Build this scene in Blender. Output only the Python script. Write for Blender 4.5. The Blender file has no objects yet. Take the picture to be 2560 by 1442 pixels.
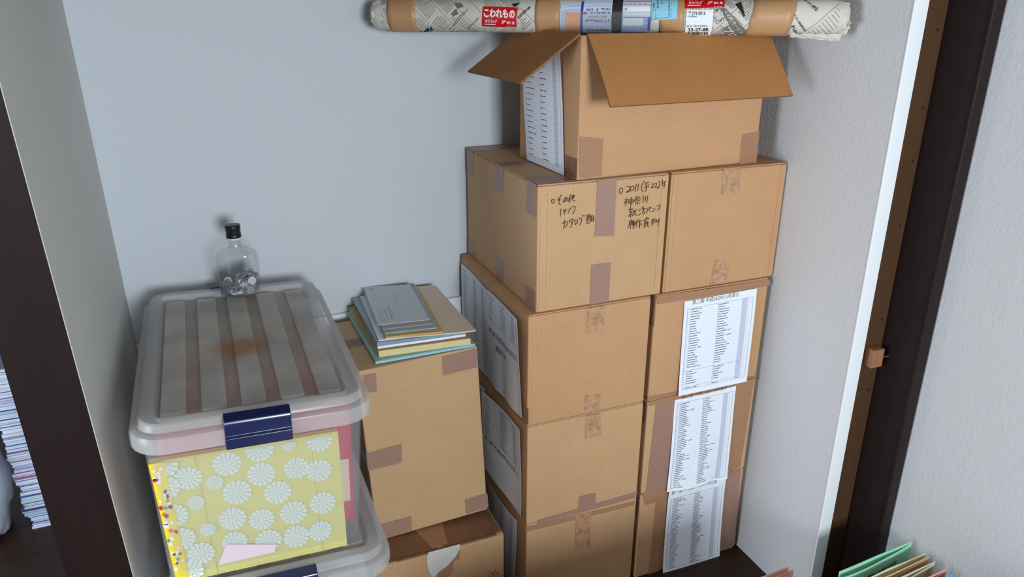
import bpy, bmesh, math, random
import numpy as np
from mathutils import Vector, Matrix, noise
R = random.Random(7)
SC = bpy.context.scene
COL = SC.collection

# ------------------------------------------------------------------ camera
CAM = np.array([0.9752, -1.8644, 1.4715])
YAW, PIT, ROL, FPX = 0.3895, -0.364, 0.0035, 1881.66
_f = np.array([math.sin(YAW) * math.cos(PIT), math.cos(YAW) * math.cos(PIT), math.sin(PIT)])
_r = np.array([math.cos(YAW), -math.sin(YAW), 0.0])
_u = np.cross(_r, _f)
RT = math.cos(ROL) * _r + math.sin(ROL) * _u
UP = -math.sin(ROL) * _r + math.cos(ROL) * _u
FW = _f
cam = bpy.data.cameras.new('camera')
cam.sensor_width = 36.0
cam.lens = FPX / 2560.0 * 36.0
cam.clip_start = 0.02
cam_o = bpy.data.objects.new('camera', cam)
COL.objects.link(cam_o)
cam_o.matrix_world = Matrix(((RT[0], UP[0], -FW[0], CAM[0]), (RT[1], UP[1], -FW[1], CAM[1]), (RT[2], UP[2], -FW[2], CAM[2]), (0, 0, 0, 1)))
SC.camera = cam_o

def ray(px, py):
    return (px - 1280) / FPX * RT + (721 - py) / FPX * UP + FW

def at(px, py, ax, val):
    """point of the place seen at a photo pixel, on the plane ax = val"""
    r = ray(px, py); i = 'xyz'.index(ax)
    return Vector(CAM + (val - CAM[i]) / r[i] * r)

# ------------------------------------------------------------------ world, light, exposure
W = bpy.data.worlds.new('sky'); SC.world = W; W.use_nodes = True
W.node_tree.nodes['Background'].inputs[0].default_value = (0.62, 0.74, 0.95, 1)
W.node_tree.nodes['Background'].inputs[1].default_value = 1.0
WIN = (1.05, 1.85, 1.02, 1.82, -4.0)          # window in the wall behind the camera: x0, x1, z0, z1, y
WIN2 = (-2.08, -0.80, 0.10, 1.35, -1.3)           # window in the left wall of the room: y0, y1, z0, z1, x
def area(name, loc, rot, sx, sy, power, col):
    l = bpy.data.lights.new(name, 'AREA'); l.shape = 'RECTANGLE'; l.size = sx; l.size_y = sy
    l.energy = power; l.color = col
    o = bpy.data.objects.new(name, l); o.location = loc; o.rotation_euler = rot; COL.objects.link(o)
    return o
area('window_daylight', ((WIN[0] + WIN[1]) / 2, WIN[4] - 0.06, (WIN[2] + WIN[3]) / 2), (math.radians(90), 0, 0),
     WIN[1] - WIN[0], WIN[3] - WIN[2], 122.0, (0.84, 0.93, 1.0))
area('side_window_daylight', (WIN2[4] - 0.06, (WIN2[0] + WIN2[1]) / 2, (WIN2[2] + WIN2[3]) / 2), (math.radians(90), 0, math.radians(-90)),
     WIN2[1] - WIN2[0], WIN2[3] - WIN2[2], 86.0, (0.80, 0.90, 1.0))
SC.view_settings.view_transform = 'Standard'
SC.view_settings.look = 'None'
SC.view_settings.gamma = 1.0
SC.view_settings.use_curve_mapping = False
SC.view_settings.exposure = -0.12

# ------------------------------------------------------------------ materials
def srgb(r, g, b):
    f = lambda c: (c / 255 / 12.92) if c / 255 <= 0.04045 else ((c / 255 + 0.055) / 1.055) ** 2.4
    return (f(r), f(g), f(b), 1.0)

def new_mat(name):
    m = bpy.data.materials.new(name); m.use_nodes = True
    nt = m.node_tree
    return m, nt, nt.nodes['Principled BSDF'], nt.nodes, nt.links

def plain(name, col, rough=0.6, spec=0.5, metal=0.0, vary=0.0, scale=30.0, bump=0.0, bscale=None):
    m, nt, p, N, L = new_mat(name)
    p.inputs['Base Color'].default_value = col
    p.inputs['Roughness'].default_value = rough
    p.inputs['Specular IOR Level'].default_value = spec
    p.inputs['Metallic'].default_value = metal
    if vary or bump:
        tc = N.new('ShaderNodeTexCoord')
        nz = N.new('ShaderNodeTexNoise'); nz.inputs['Scale'].default_value = scale; nz.inputs['Detail'].default_value = 5
        L.new(tc.outputs['Object'], nz.inputs['Vector'])
        if vary:
            mx = N.new('ShaderNodeMix'); mx.data_type = 'RGBA'
            mx.inputs[6].default_value = tuple(c * (1 - vary) for c in col[:3]) + (1,)
            mx.inputs[7].default_value = tuple(min(1, c * (1 + vary)) for c in col[:3]) + (1,)
            L.new(nz.outputs['Fac'], mx.inputs[0]); L.new(mx.outputs[2], p.inputs['Base Color'])
        if bump:
            n2 = N.new('ShaderNodeTexNoise'); n2.inputs['Scale'].default_value = bscale or scale; n2.inputs['Detail'].default_value = 3
            L.new(tc.outputs['Object'], n2.inputs['Vector'])
            b = N.new('ShaderNodeBump'); b.inputs['Strength'].default_value = bump; b.inputs['Distance'].default_value = 0.002
            L.new(n2.outputs['Fac'], b.inputs['Height']); L.new(b.outputs['Normal'], p.inputs['Normal'])
    return m

def cardboard(name, col, horiz=False, vary=0.10):
    m, nt, p, N, L = new_mat(name)
    p.inputs['Roughness'].default_value = 0.62
    p.inputs['Specular IOR Level'].default_value = 0.3
    tc = N.new('ShaderNodeTexCoord')
    mp = N.new('ShaderNodeMapping')
    # corrugation runs along one direction of the board
    mp.inputs['Rotation'].default_value = (0, math.radians(90), 0) if horiz else (0, 0, math.radians(-45))
    L.new(tc.outputs['Object'], mp.inputs['Vector'])
    wv = N.new('ShaderNodeTexWave'); wv.wave_type = 'BANDS'; wv.bands_direction = 'X'
    wv.inputs['Scale'].default_value = 45 if not horiz else 32
    wv.inputs['Distortion'].default_value = 0.6; wv.inputs['Detail'].default_value = 2; wv.inputs['Detail Scale'].default_value = 3
    L.new(mp.outputs['Vector'], wv.inputs['Vector'])
    nz = N.new('ShaderNodeTexNoise'); nz.inputs['Scale'].default_value = 9; nz.inputs['Detail'].default_value = 6; nz.inputs['Roughness'].default_value = 0.65
    L.new(tc.outputs['Object'], nz.inputs['Vector'])
    fb = N.new('ShaderNodeTexNoise'); fb.inputs['Scale'].default_value = 380; fb.inputs['Detail'].default_value = 2
    L.new(tc.outputs['Object'], fb.inputs['Vector'])
    m1 = N.new('ShaderNodeMix'); m1.data_type = 'RGBA'
    m1.inputs[6].default_value = tuple(c * (1 - vary) for c in col[:3]) + (1,)
    m1.inputs[7].default_value = tuple(min(1, c * (1 + vary)) for c in col[:3]) + (1,)
    L.new(nz.outputs['Fac'], m1.inputs[0])
    m2 = N.new('ShaderNodeMix'); m2.data_type = 'RGBA'; m2.blend_type = 'MULTIPLY'; m2.inputs[0].default_value = 0.045
    L.new(m1.outputs[2], m2.inputs[6]); L.new(wv.outputs['Color'], m2.inputs[7])
    m3 = N.new('ShaderNodeMix'); m3.data_type = 'RGBA'; m3.blend_type = 'OVERLAY'; m3.inputs[0].default_value = 0.22
    L.new(m2.outputs[2], m3.inputs[6]); L.new(fb.outputs['Color'], m3.inputs[7])
    hs = N.new('ShaderNodeHueSaturation'); hs.inputs['Saturation'].default_value = 1.05
    L.new(m3.outputs[2], hs.inputs['Color'])
    L.new(hs.outputs['Color'], p.inputs['Base Color'])
    b = N.new('ShaderNodeBump'); b.inputs['Strength'].default_value = 0.06; b.inputs['Distance'].default_value = 0.0008
    L.new(wv.outputs['Fac'], b.inputs['Height']); L.new(b.outputs['Normal'], p.inputs['Normal'])
    return m

def old_tape(name):
    m, nt, p, N, L = new_mat(name)
    tc = N.new('ShaderNodeTexCoord')
    nz = N.new('ShaderNodeTexNoise'); nz.inputs['Scale'].default_value = 70; nz.inputs['Detail'].default_value = 5; nz.inputs['Roughness'].default_value = 0.7
    L.new(tc.outputs['Object'], nz.inputs['Vector'])
    cr = N.new('ShaderNodeValToRGB')
    cr.color_ramp.elements[0].position = 0.36; cr.color_ramp.elements[0].color = srgb(166, 120, 88)
    cr.color_ramp.elements[1].position = 0.60; cr.color_ramp.elements[1].color = srgb(196, 156, 120)
    L.new(nz.outputs['Fac'], cr.inputs[0]); L.new(cr.outputs[0], p.inputs['Base Color'])
    p.inputs['Roughness'].default_value = 0.3
    b = N.new('ShaderNodeBump'); b.inputs['Strength'].default_value = 0.2; b.inputs['Distance'].default_value = 0.001
    L.new(nz.outputs['Fac'], b.inputs['Height']); L.new(b.outputs['Normal'], p.inputs['Normal'])
    return m

def wood(name, c1, c2, scale=6.0, rough=0.45, axis='Z'):
    m, nt, p, N, L = new_mat(name)
    tc = N.new('ShaderNodeTexCoord'); mp = N.new('ShaderNodeMapping')
    s = [scale * 6] * 3; s['XYZ'.index(axis)] = scale * 0.35
    mp.inputs['Scale'].default_value = s
    L.new(tc.outputs['Object'], mp.inputs['Vector'])
    nz = N.new('ShaderNodeTexNoise'); nz.inputs['Scale'].default_value = 1.5; nz.inputs['Detail'].default_value = 7; nz.inputs['Distortion'].default_value = 0.6
    L.new(mp.outputs['Vector'], nz.inputs['Vector'])
    mx = N.new('ShaderNodeMix'); mx.data_type = 'RGBA'
    mx.inputs[6].default_value = c1; mx.inputs[7].default_value = c2
    L.new(nz.outputs['Fac'], mx.inputs[0]); L.new(mx.outputs[2], p.inputs['Base Color'])
    p.inputs['Roughness'].default_value = rough; p.inputs['Specular IOR Level'].default_value = 0.25
    return m

def translucent(name, col, clear, rough=0.25, stain=None):
    """milky see-through plastic: part of the light passes straight, the rest is scattered"""
    m, nt, p, N, L = new_mat(name)
    out = N['Material Output']
    tr = N.new('ShaderNodeBsdfTransparent'); tr.inputs[0].default_value = (0.97, 0.97, 0.98, 1)
    p.inputs['Base Color'].default_value = col; p.inputs['Roughness'].default_value = rough
    tl = N.new('ShaderNodeBsdfTranslucent'); tl.inputs[0].default_value = col
    a = N.new('ShaderNodeMixShader'); a.inputs[0].default_value = 0.45
    L.new(p.outputs[0], a.inputs[1]); L.new(tl.outputs[0], a.inputs[2])
    mix = N.new('ShaderNodeMixShader'); mix.inputs[0].default_value = clear
    L.new(a.outputs[0], mix.inputs[1]); L.new(tr.outputs[0], mix.inputs[2]); L.new(mix.outputs[0], out.inputs[0])
    if stain:
        tc = N.new('ShaderNodeTexCoord')
        nz = N.new('ShaderNodeTexNoise'); nz.inputs['Scale'].default_value = 14; nz.inputs['Detail'].default_value = 6
        L.new(tc.outputs['Object'], nz.inputs['Vector'])
        cr = N.new('ShaderNodeValToRGB')
        cr.color_ramp.elements[0].position = 0.35; cr.color_ramp.elements[0].color = tuple(c * 0.80 for c in col[:3]) + (1,)
        cr.color_ramp.elements[1].position = 0.65; cr.color_ramp.elements[1].color = col
        L.new(nz.outputs['Fac'], cr.inputs[0])
        vd = N.new('ShaderNodeVectorMath'); vd.operation = 'DISTANCE'; vd.inputs[1].default_value = stain
        n3 = N.new('ShaderNodeTexNoise'); n3.inputs['Scale'].default_value = 22; n3.inputs['Detail'].default_value = 3
        L.new(tc.outputs['Object'], n3.inputs['Vector'])
        L.new(tc.outputs['Object'], vd.inputs[0])
        ad = N.new('ShaderNodeMath'); ad.operation = 'MULTIPLY_ADD'; ad.inputs[1].default_value = 0.045
        L.new(n3.outputs['Fac'], ad.inputs[0]); L.new(vd.outputs['Value'], ad.inputs[2])
        mr = N.new('ShaderNodeMapRange'); mr.inputs[1].default_value = 0.045; mr.inputs[2].default_value = 0.085
        mr.inputs[3].default_value = 0.75; mr.inputs[4].default_value = 0.0
        L.new(ad.outputs[0], mr.inputs[0])
        mx = N.new('ShaderNodeMix'); mx.data_type = 'RGBA'; mx.inputs[7].default_value = srgb(206, 146, 72)
        L.new(mr.outputs[0], mx.inputs[0]); L.new(cr.outputs[0], mx.inputs[6])
        L.new(mx.outputs[2], p.inputs['Base Color']); L.new(mx.outputs[2], tl.inputs[0])
    return m

def glass(name, tint, gloss=0.08):
    m, nt, p, N, L = new_mat(name)
    N.remove(p)
    tr = N.new('ShaderNodeBsdfTransparent'); tr.inputs[0].default_value = tint
    gl = N.new('ShaderNodeBsdfGlossy'); gl.inputs['Roughness'].default_value = 0.03
    fr = N.new('ShaderNodeLayerWeight'); fr.inputs[0].default_value = 0.22
    mu = N.new('ShaderNodeMath'); mu.operation = 'MULTIPLY_ADD'; mu.inputs[1].default_value = 0.62; mu.inputs[2].default_value = 0.04
    L.new(fr.outputs['Facing'], mu.inputs[0])
    mx = N.new('ShaderNodeMixShader')
    L.new(mu.outputs[0], mx.inputs[0]); L.new(tr.outputs[0], mx.inputs[1]); L.new(gl.outputs[0], mx.inputs[2])
    L.new(mx.outputs[0], N['Material Output'].inputs[0])
    return m

M = {}
M['wall'] = plain('smooth_wallpaper', srgb(200, 205, 210), 0.85, 0.2, bump=0.08, scale=200, bscale=260)
M['wall_tex'] = plain('embossed_wallpaper', srgb(204, 203, 203), 0.85, 0.2, bump=0.5, scale=120, bscale=130)
M['wall_l'] = plain('left_wallpaper', srgb(206, 205, 200), 0.85, 0.2, bump=0.12, scale=200, bscale=300)
M['white_paint'] = plain('white_paint', srgb(232, 234, 236), 0.55, 0.4)
M['ceil'] = plain('ceiling_paint', srgb(118, 116, 112), 0.9, 0.1)
M['dark_wood'] = wood('dark_stained_wood', srgb(24, 13, 12), srgb(38, 23, 21), 5, 0.5)
M['raw_wood'] = wood('raw_brown_wood', srgb(66, 44, 26), srgb(92, 64, 40), 5, 0.6)
M['floor_wood'] = wood('dark_floor_boards', srgb(40, 25, 18), srgb(64, 43, 31), 4, 0.4, 'X')
M['block_wood'] = wood('wood_offcut', srgb(128, 84, 56), srgb(176, 124, 90), 12, 0.7)
M['cb'] = cardboard('cardboard_tan', srgb(196, 158, 120))
M['cb_o'] = cardboard('cardboard_orange_tan', srgb(197, 154, 116))
M['cb_y'] = cardboard('cardboard_yellow_tan', srgb(198, 160, 122))
M['cb_h'] = cardboard('cardboard_flat_flutes', srgb(196, 163, 124), horiz=True)
M['cb_in'] = cardboard('cardboard_inside', srgb(176, 124, 78))
M['cb_edge'] = plain('cardboard_cut_edge', srgb(132, 98, 68), 0.9, 0.1, vary=0.35, scale=260)
M['tape'] = plain('mauve_brown_tape', srgb(160, 124, 108), 0.38, 0.5, vary=0.06, scale=60, bump=0.12, bscale=40)
M['tape_b'] = plain('brown_paper_tape', srgb(166, 122, 92), 0.5, 0.4, vary=0.07, scale=60, bump=0.2, bscale=50)
M['tape_d'] = plain('dark_brown_tape', srgb(126, 86, 62), 0.35, 0.5, vary=0.15, scale=40, bump=0.3, bscale=40)
M['tape_old'] = old_tape('aged_clear_tape')
M['paper'] = plain('copy_paper', srgb(236, 240, 248), 0.8, 0.2, bump=0.05, scale=20, bscale=25)
M['ink'] = plain('print_ink', srgb(62, 66, 78), 0.8, 0.1)
M['ink_lt'] = plain('light_print_ink', srgb(176, 182, 198), 0.8, 0.1)
M['ink_grey'] = plain('grey_column_ink', srgb(206, 211, 228), 0.8, 0.1)
M['pen'] = plain('marker_pen', srgb(66, 44, 30), 0.7, 0.2)
M['pen_b'] = plain('black_pen', srgb(34, 36, 46), 0.7, 0.2)
M['bin'] = translucent('milky_clear_plastic', srgb(214, 216, 222), 0.84, 0.22)
M['lid'] = translucent('dusty_clear_plastic', srgb(230, 216, 200), 0.50, 0.30, stain=(0.0, -0.03, 0.31))
M['rib'] = translucent('dusty_rib_plastic', srgb(238, 234, 226), 0.36, 0.35, stain=(0.0, -0.03, 0.315))
M['rim'] = translucent('rim_plastic', srgb(236, 235, 232), 0.62, 0.22)
M['navy'] = plain('navy_plastic', srgb(24, 32, 72), 0.22, 0.6)
M['glass'] = glass('bottle_glass', (0.95, 0.957, 0.96, 1))
M['cap'] = plain('black_cap_plastic', srgb(20, 19, 20), 0.3, 0.5)
M['white_pl'] = plain('white_plastic', srgb(214, 214, 212), 0.4, 0.5)
M['alu'] = plain('coin_aluminium', srgb(150, 151, 154), 0.42, 0.5, metal=0.5)

# ------------------------------------------------------------------ object helpers
def link(name, verts, faces, mat, parent=None, loc=(0, 0, 0), smooth=False, mats=None, idx=None, recalc=True):
    """one mesh object; verts are given in place coordinates"""
    base = Vector(parent['_base']) if parent is not None and '_base' in parent else Vector(loc)
    me = bpy.data.meshes.new(name)
    me.from_pydata([tuple(Vector(v) - base) for v in verts], [], faces)
    for m_ in (mats or [mat]): me.materials.append(m_)
    if idx: me.polygons.foreach_set('material_index', idx)
    if recalc:
        bm = bmesh.new(); bm.from_mesh(me); bmesh.ops.recalc_face_normals(bm, faces=bm.faces); bm.to_mesh(me); bm.free()
    if smooth: me.polygons.foreach_set('use_smooth', [True] * len(me.polygons))
    o = bpy.data.objects.new(name, me); COL.objects.link(o)
    if parent is not None:
        o.parent = parent
        if '_base' not in o: o['_base'] = tuple(base)
    else:
        o.location = base; o['_base'] = tuple(base)
    return o

def thing(name, label, cat, loc, group=None):
    o = bpy.data.objects.new(name, None); COL.objects.link(o)
    o.empty_display_size = 0.05
    o.location = loc; o['label'] = label; o['category'] = cat; o['_base'] = tuple(loc)
    if group: o['group'] = group
    return o

def tag(o, label, cat, group=None):
    o['label'] = label; o['category'] = cat
    if group: o['group'] = group
    return o

def struct(o):
    o['kind'] = 'structure'; return o

class MB:
    """collects faces of one mesh"""
    def __init__(s): s.v = []; s.f = []; s.i = []
    def add(s, vs, fs, i=0):
        n = len(s.v); s.v += [Vector(v) for v in vs]
        s.f += [tuple(a + n for a in f) for f in fs]; s.i += [i] * len(fs)
    def box(s, a, b, i=0):
        x0, y0, z0 = a; x1, y1, z1 = b
        s.add([(x0, y0, z0), (x1, y0, z0), (x1, y1, z0), (x0, y1, z0), (x0, y0, z1), (x1, y0, z1), (x1, y1, z1), (x0, y1, z1)],
              [(3, 2, 1, 0), (4, 5, 6, 7), (0, 1, 5, 4), (1, 2, 6, 5), (2, 3, 7, 6), (3, 0, 4, 7)], i)
    def prism(s, base, top, i=0):
        n = len(base)
        s.add(list(base) + list(top), [tuple(range(n - 1, -1, -1)), tuple(range(n, 2 * n))] + [(k, (k + 1) % n, n + (k + 1) % n, n + k) for k in range(n)], i)
    def grid(s, fn, nu, nv, i=0):
        vs = [fn(a / nu, b / nv) for b in range(nv + 1) for a in range(nu + 1)]
        s.add(vs, [(b * (nu + 1) + a, b * (nu + 1) + a + 1, (b + 1) * (nu + 1) + a + 1, (b + 1) * (nu + 1) + a) for b in range(nv) for a in range(nu)], i)
    def slab(s, fn, nu, nv, t, i=0, t0=0.0):
        """closed sheet: fn(s, t, off)"""
        n = len(s.v)
        g = lambda off: [fn(a / nu, b / nv, off) for b in range(nv + 1) for a in range(nu + 1)]
        A, B = g(t), g(t0); m = len(A)
        q = [(b * (nu + 1) + a, b * (nu + 1) + a + 1, (b + 1) * (nu + 1) + a + 1, (b + 1) * (nu + 1) + a) for b in range(nv) for a in range(nu)]
        ring = [a for a in range(nu)] + [b * (nu + 1) + nu for b in range(nv)] + [nv * (nu + 1) + a for a in range(nu, 0, -1)] + [b * (nu + 1) for b in range(nv, 0, -1)]
        fs = q + [tuple(m + k for k in reversed(f)) for f in q]
        fs += [(ring[k], m + ring[k], m + ring[(k + 1) % len(ring)], ring[(k + 1) % len(ring)]) for k in range(len(ring))]
        s.add(A + B, fs, i)
    def build(s, name, mat, parent=None, loc=(0, 0, 0), smooth=False, mats=None, recalc=True):
        return link(name, s.v, s.f, mat, parent, loc, smooth, mats, s.i if mats else None, recalc)

def bevel_mod(o, w, seg=2, ang=40):
    b = o.modifiers.new('bevel', 'BEVEL'); b.width = w; b.segments = seg; b.limit_method = 'ANGLE'; b.angle_limit = math.radians(ang)
    for p in o.data.polygons: p.use_smooth = True
    w_ = o.modifiers.new('wn', 'WEIGHTED_NORMAL'); w_.keep_sharp = True
    return o

def sharpen(o, ang=28):
    bm = bmesh.new(); bm.from_mesh(o.data)
    for e in bm.edges:
        if len(e.link_faces) == 2 and e.calc_face_angle(0) > math.radians(ang): e.smooth = False
    bm.to_mesh(o.data); bm.free()

# ---- lettering
_TXT = {}
def text2d(s, bold=0.0):
    k = (s, bold)
    if k not in _TXT:
        c = bpy.data.curves.new('lettering_tmp', 'FONT'); c.body = s; c.size = 1.0; c.offset = bold; c.resolution_u = 2
        o = bpy.data.objects.new('lettering_tmp', c); COL.objects.link(o)
        bpy.context.view_layer.update()
        me = bpy.data.meshes.new_from_object(o.evaluated_get(bpy.context.evaluated_depsgraph_get()))
        vs = [(v.co.x, v.co.y) for v in me.vertices]; fs = [tuple(p.vertices) for p in me.polygons]
        xs = [v[0] for v in vs] or [0]; ys = [v[1] for v in vs] or [0]
        bpy.data.objects.remove(o); bpy.data.curves.remove(c); bpy.data.meshes.remove(me)
        _TXT[k] = (vs, fs, min(xs), max(xs), min(ys), max(ys))
    return _TXT[k]

def put_text(mb, surf, s, p0, p1, height, off, bold=0.0, shear=0.0, i=0):
    """lay text on a surface: surf(u, v, off); baseline from p0 to p1 (u, v), letters `height` tall"""
    vs, fs, x0, x1, y0, y1 = text2d(s, bold)
    d = Vector((p1[0] - p0[0], p1[1] - p0[1])); L = d.length; e = d / L; n = Vector((-e.y, e.x))
    sx = L / max(1e-6, x1 - x0); sy = height / max(1e-6, y1 - y0)
    out = []
    for x, y in vs:
        a = (x - x0) * sx; b = (y - y0) * sy
        q = Vector(p0) + e * (a + shear * b) + n * b
        out.append(surf(q.x, q.y, off))
    mb.add(out, fs, i)

def ribbon(mb, surf, pts, w, off, i=0):
    """pen stroke along uv points"""
    P = [Vector(p) for p in pts]
    if len(P) == 2: P = [P[0], (P[0] + P[1]) / 2, P[1]]
    # one round of corner cutting
    Q = [P[0]]
    for a, b in zip(P[:-1], P[1:]): Q += [a.lerp(b, .25), a.lerp(b, .75)]
    Q.append(P[-1])
    vs = []; fs = []
    for k, p in enumerate(Q):
        d = (Q[min(k + 1, len(Q) - 1)] - Q[max(k - 1, 0)])
        if d.length < 1e-9: d = Vector((1, 0))
        d.normalize(); n = Vector((-d.y, d.x)) * w / 2
        vs += [surf(*(p + n), off), surf(*(p - n), off)]
        if k: fs.append((2 * k - 2, 2 * k - 1, 2 * k + 1, 2 * k))
    mb.add(vs, fs, i)

# ---- boxes
class Frame:
    def __init__(s, O, yaw=0.0, roll=0.0):
        s.O = Vector(O); s.m = Matrix.Rotation(yaw, 3, 'Z') @ Matrix.Rotation(roll, 3, 'Y')
    def pt(s, x, y, z): return s.O + s.m @ Vector((x, y, z))

class Face:
    """a flat or gently bulged side of a box with its own u (right), v (up) metres"""
    def __init__(s, o, eu, ev, n, W=1, H=1, bulge=0.0):
        s.o, s.eu, s.ev, s.n = Vector(o), Vector(eu), Vector(ev), Vector(n); s.W, s.H, s.b = W, H, bulge
    def bl(s, u, v):
        a = min(max(u / s.W, 0), 1); c = min(max(v / s.H, 0), 1)
        return s.b * math.sin(math.pi * a) * math.sin(math.pi * c)
    def __call__(s, u, v, off=0.0): return s.o + s.eu * u + s.ev * v + s.n * (off + s.bl(u, v))
    def uv(s, px, py):
        r = Vector(ray(px, py)); c = Vector(CAM)
        t = (s.o - c).dot(s.n) / r.dot(s.n); p = c + r * t - s.o
        return Vector((p.dot(s.eu), p.dot(s.ev)))

def cardboard_box(name, label, fr, w, d, h, mat, bulge=(0.002, 0.002), bev=0.0035, top=True, group=None, flaps=True):
    base = fr.pt(w / 2, d / 2, 0)
    t = thing(name, label, 'cardboard box', base, group)
    F = {'front': Face(fr.pt(0, 0, 0), fr.m @ Vector((1, 0, 0)), fr.m @ Vector((0, 0, 1)), fr.m @ Vector((0, -1, 0)), w, h, bulge[0]),
         'left': Face(fr.pt(0, d, 0), fr.m @ Vector((0, -1, 0)), fr.m @ Vector((0, 0, 1)), fr.m @ Vector((-1, 0, 0)), d, h, bulge[1]),
         'right': Face(fr.pt(w, 0, 0), fr.m @ Vector((0, 1, 0)), fr.m @ Vector((0, 0, 1)), fr.m @ Vector((1, 0, 0)), d, h, 0),
         'top': Face(fr.pt(0, 0, h), fr.m @ Vector((1, 0, 0)), fr.m @ Vector((0, 1, 0)), fr.m @ Vector((0, 0, 1)), w, d, 0)}
    bm = bmesh.new()
    bmesh.ops.create_cube(bm, size=1.0)
    hh = h - (0.004 if (top and flaps) else 0)
    for v in bm.verts: v.co = Vector(((v.co.x + .5) * w, (v.co.y + .5) * d, (v.co.z + .5) * hh))
    if not top:
        bmesh.ops.delete(bm, geom=[f for f in bm.faces if f.normal.z > .9], context='FACES_ONLY')
        es = [e for e in bm.edges if all(v.co.z > hh - 1e-4 for v in e.verts)]
        ev = [e for e in bm.edges if e not in es]
    else: ev = bm.edges[:]
    if bev: bmesh.ops.bevel(bm, geom=ev, offset=bev, segments=2, profile=0.6, affect='EDGES')
    lng = [e for e in bm.edges if e.calc_length() > 0.05]
    bmesh.ops.subdivide_edges(bm, edges=lng, cuts=7, use_grid_fill=True)
    rr = R.uniform(0, 50)
    for v in bm.verts:
        x, y, z = v.co; o = Vector((0, 0, 0))
        if abs(y) < 1e-5: o.y -= F['front'].bl(x, z)
        if abs(x) < 1e-5: o.x -= F['left'].bl(d - y, z)
        v.co = v.co + o
    me = bpy.data.meshes.new('body')
    for v in bm.verts: v.co = fr.pt(*v.co) - base
    bm.to_mesh(me); bm.free(); me.materials.append(mat)
    me.polygons.foreach_set('use_smooth', [True] * len(me.polygons))
    b = bpy.data.objects.new('body', me); COL.objects.link(b); b.parent = t; b['_base'] = tuple(base)
    b.modifiers.new('wn', 'WEIGHTED_NORMAL')
    if not top:
        s_ = b.modifiers.new('board', 'SOLIDIFY'); s_.thickness = 0.005; s_.offset = -1
    elif flaps:
        for y0, y1 in ((0.001, d / 2 - 0.0008), (d / 2 + 0.0008, d - 0.001)):
            mb = MB(); mb.box((0.001, y0, h - 0.0038), (w - 0.001, y1, h)); mb.v = [fr.pt(*v) for v in mb.v]
            bevel_mod(mb.build('flap', mat, t), 0.0012, 1)
    t['_w'] = (w, d, h)
    return t, F

def strip(mb, face, quad, off, px=True, nu=6, nv=6, t=0.0005, jag=0.0, jag_ends='v', i=0):
    """tape or label lying on a face; quad = TL, TR, BR, BL as photo pixels or uv metres"""
    q = [face.uv(*p) if px else Vector(p) for p in quad]
    sd = R.uniform(0, 99)
    def fn(a, b, o):
        p = (q[3] * (1 - a) + q[2] * a) * (1 - b) + (q[0] * (1 - a) + q[1] * a) * b
        if jag and b in (0.0,): p = p + (q[0] - q[3]).normalized() * jag * (noise.noise((a * 9 + sd, 0, 0)))
        return face(p.x, p.y, off + o)
    mb.slab(fn, nu, nv, t, i)

def tape(parent, parts, mat, off=0.0006, name='tape', jag=0.002, **k):
    mb = MB()
    for face, quad, *m in parts: strip(mb, face, quad, off, px=not (m and m[0] == 'uv'), jag=jag, nu=8, **k)
    return mb.build(name, mat, parent)

# ---- printed list sheets
class Sheet:
    """paper on a face: s, t in 0..1; curl(s, t) lifts it off the board"""
    def __init__(s, face, quad, curl=None, off=0.0012, px=True):
        s.f = face; s.q = [face.uv(*p) if px else Vector(p) for p in quad]; s.c = curl or (lambda a, b: 0); s.off = off
        s.W = ((s.q[1] - s.q[0]).length + (s.q[2] - s.q[3]).length) / 2; s.H = ((s.q[0] - s.q[3]).length + (s.q[1] - s.q[2]).length) / 2
    def __call__(s, u, v, o=0.0):
        a, b = u / s.W, v / s.H
        p = (s.q[3] * (1 - a) + s.q[2] * a) * (1 - b) + (s.q[0] * (1 - a) + s.q[1] * a) * b
        return s.f(p.x, p.y, s.off + o + s.c(min(max(a, 0), 1), min(max(b, 0), 1)))

def bar(mb, S, u0, u1, v, h, i=0):
    mb.add([S(u0, v, .0005), S(u1, v, .0005), S(u1, v + h, .0005), S(u0, v + h, .0005)], [(0, 1, 2, 3)], i)

def lines_h(mb, S, u0, u1, v, h, i=0, n=5):
    for k in range(n): bar(mb, S, u0 + (u1 - u0) * k / n, u0 + (u1 - u0) * (k + 1) / n, v, h, i)

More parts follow.
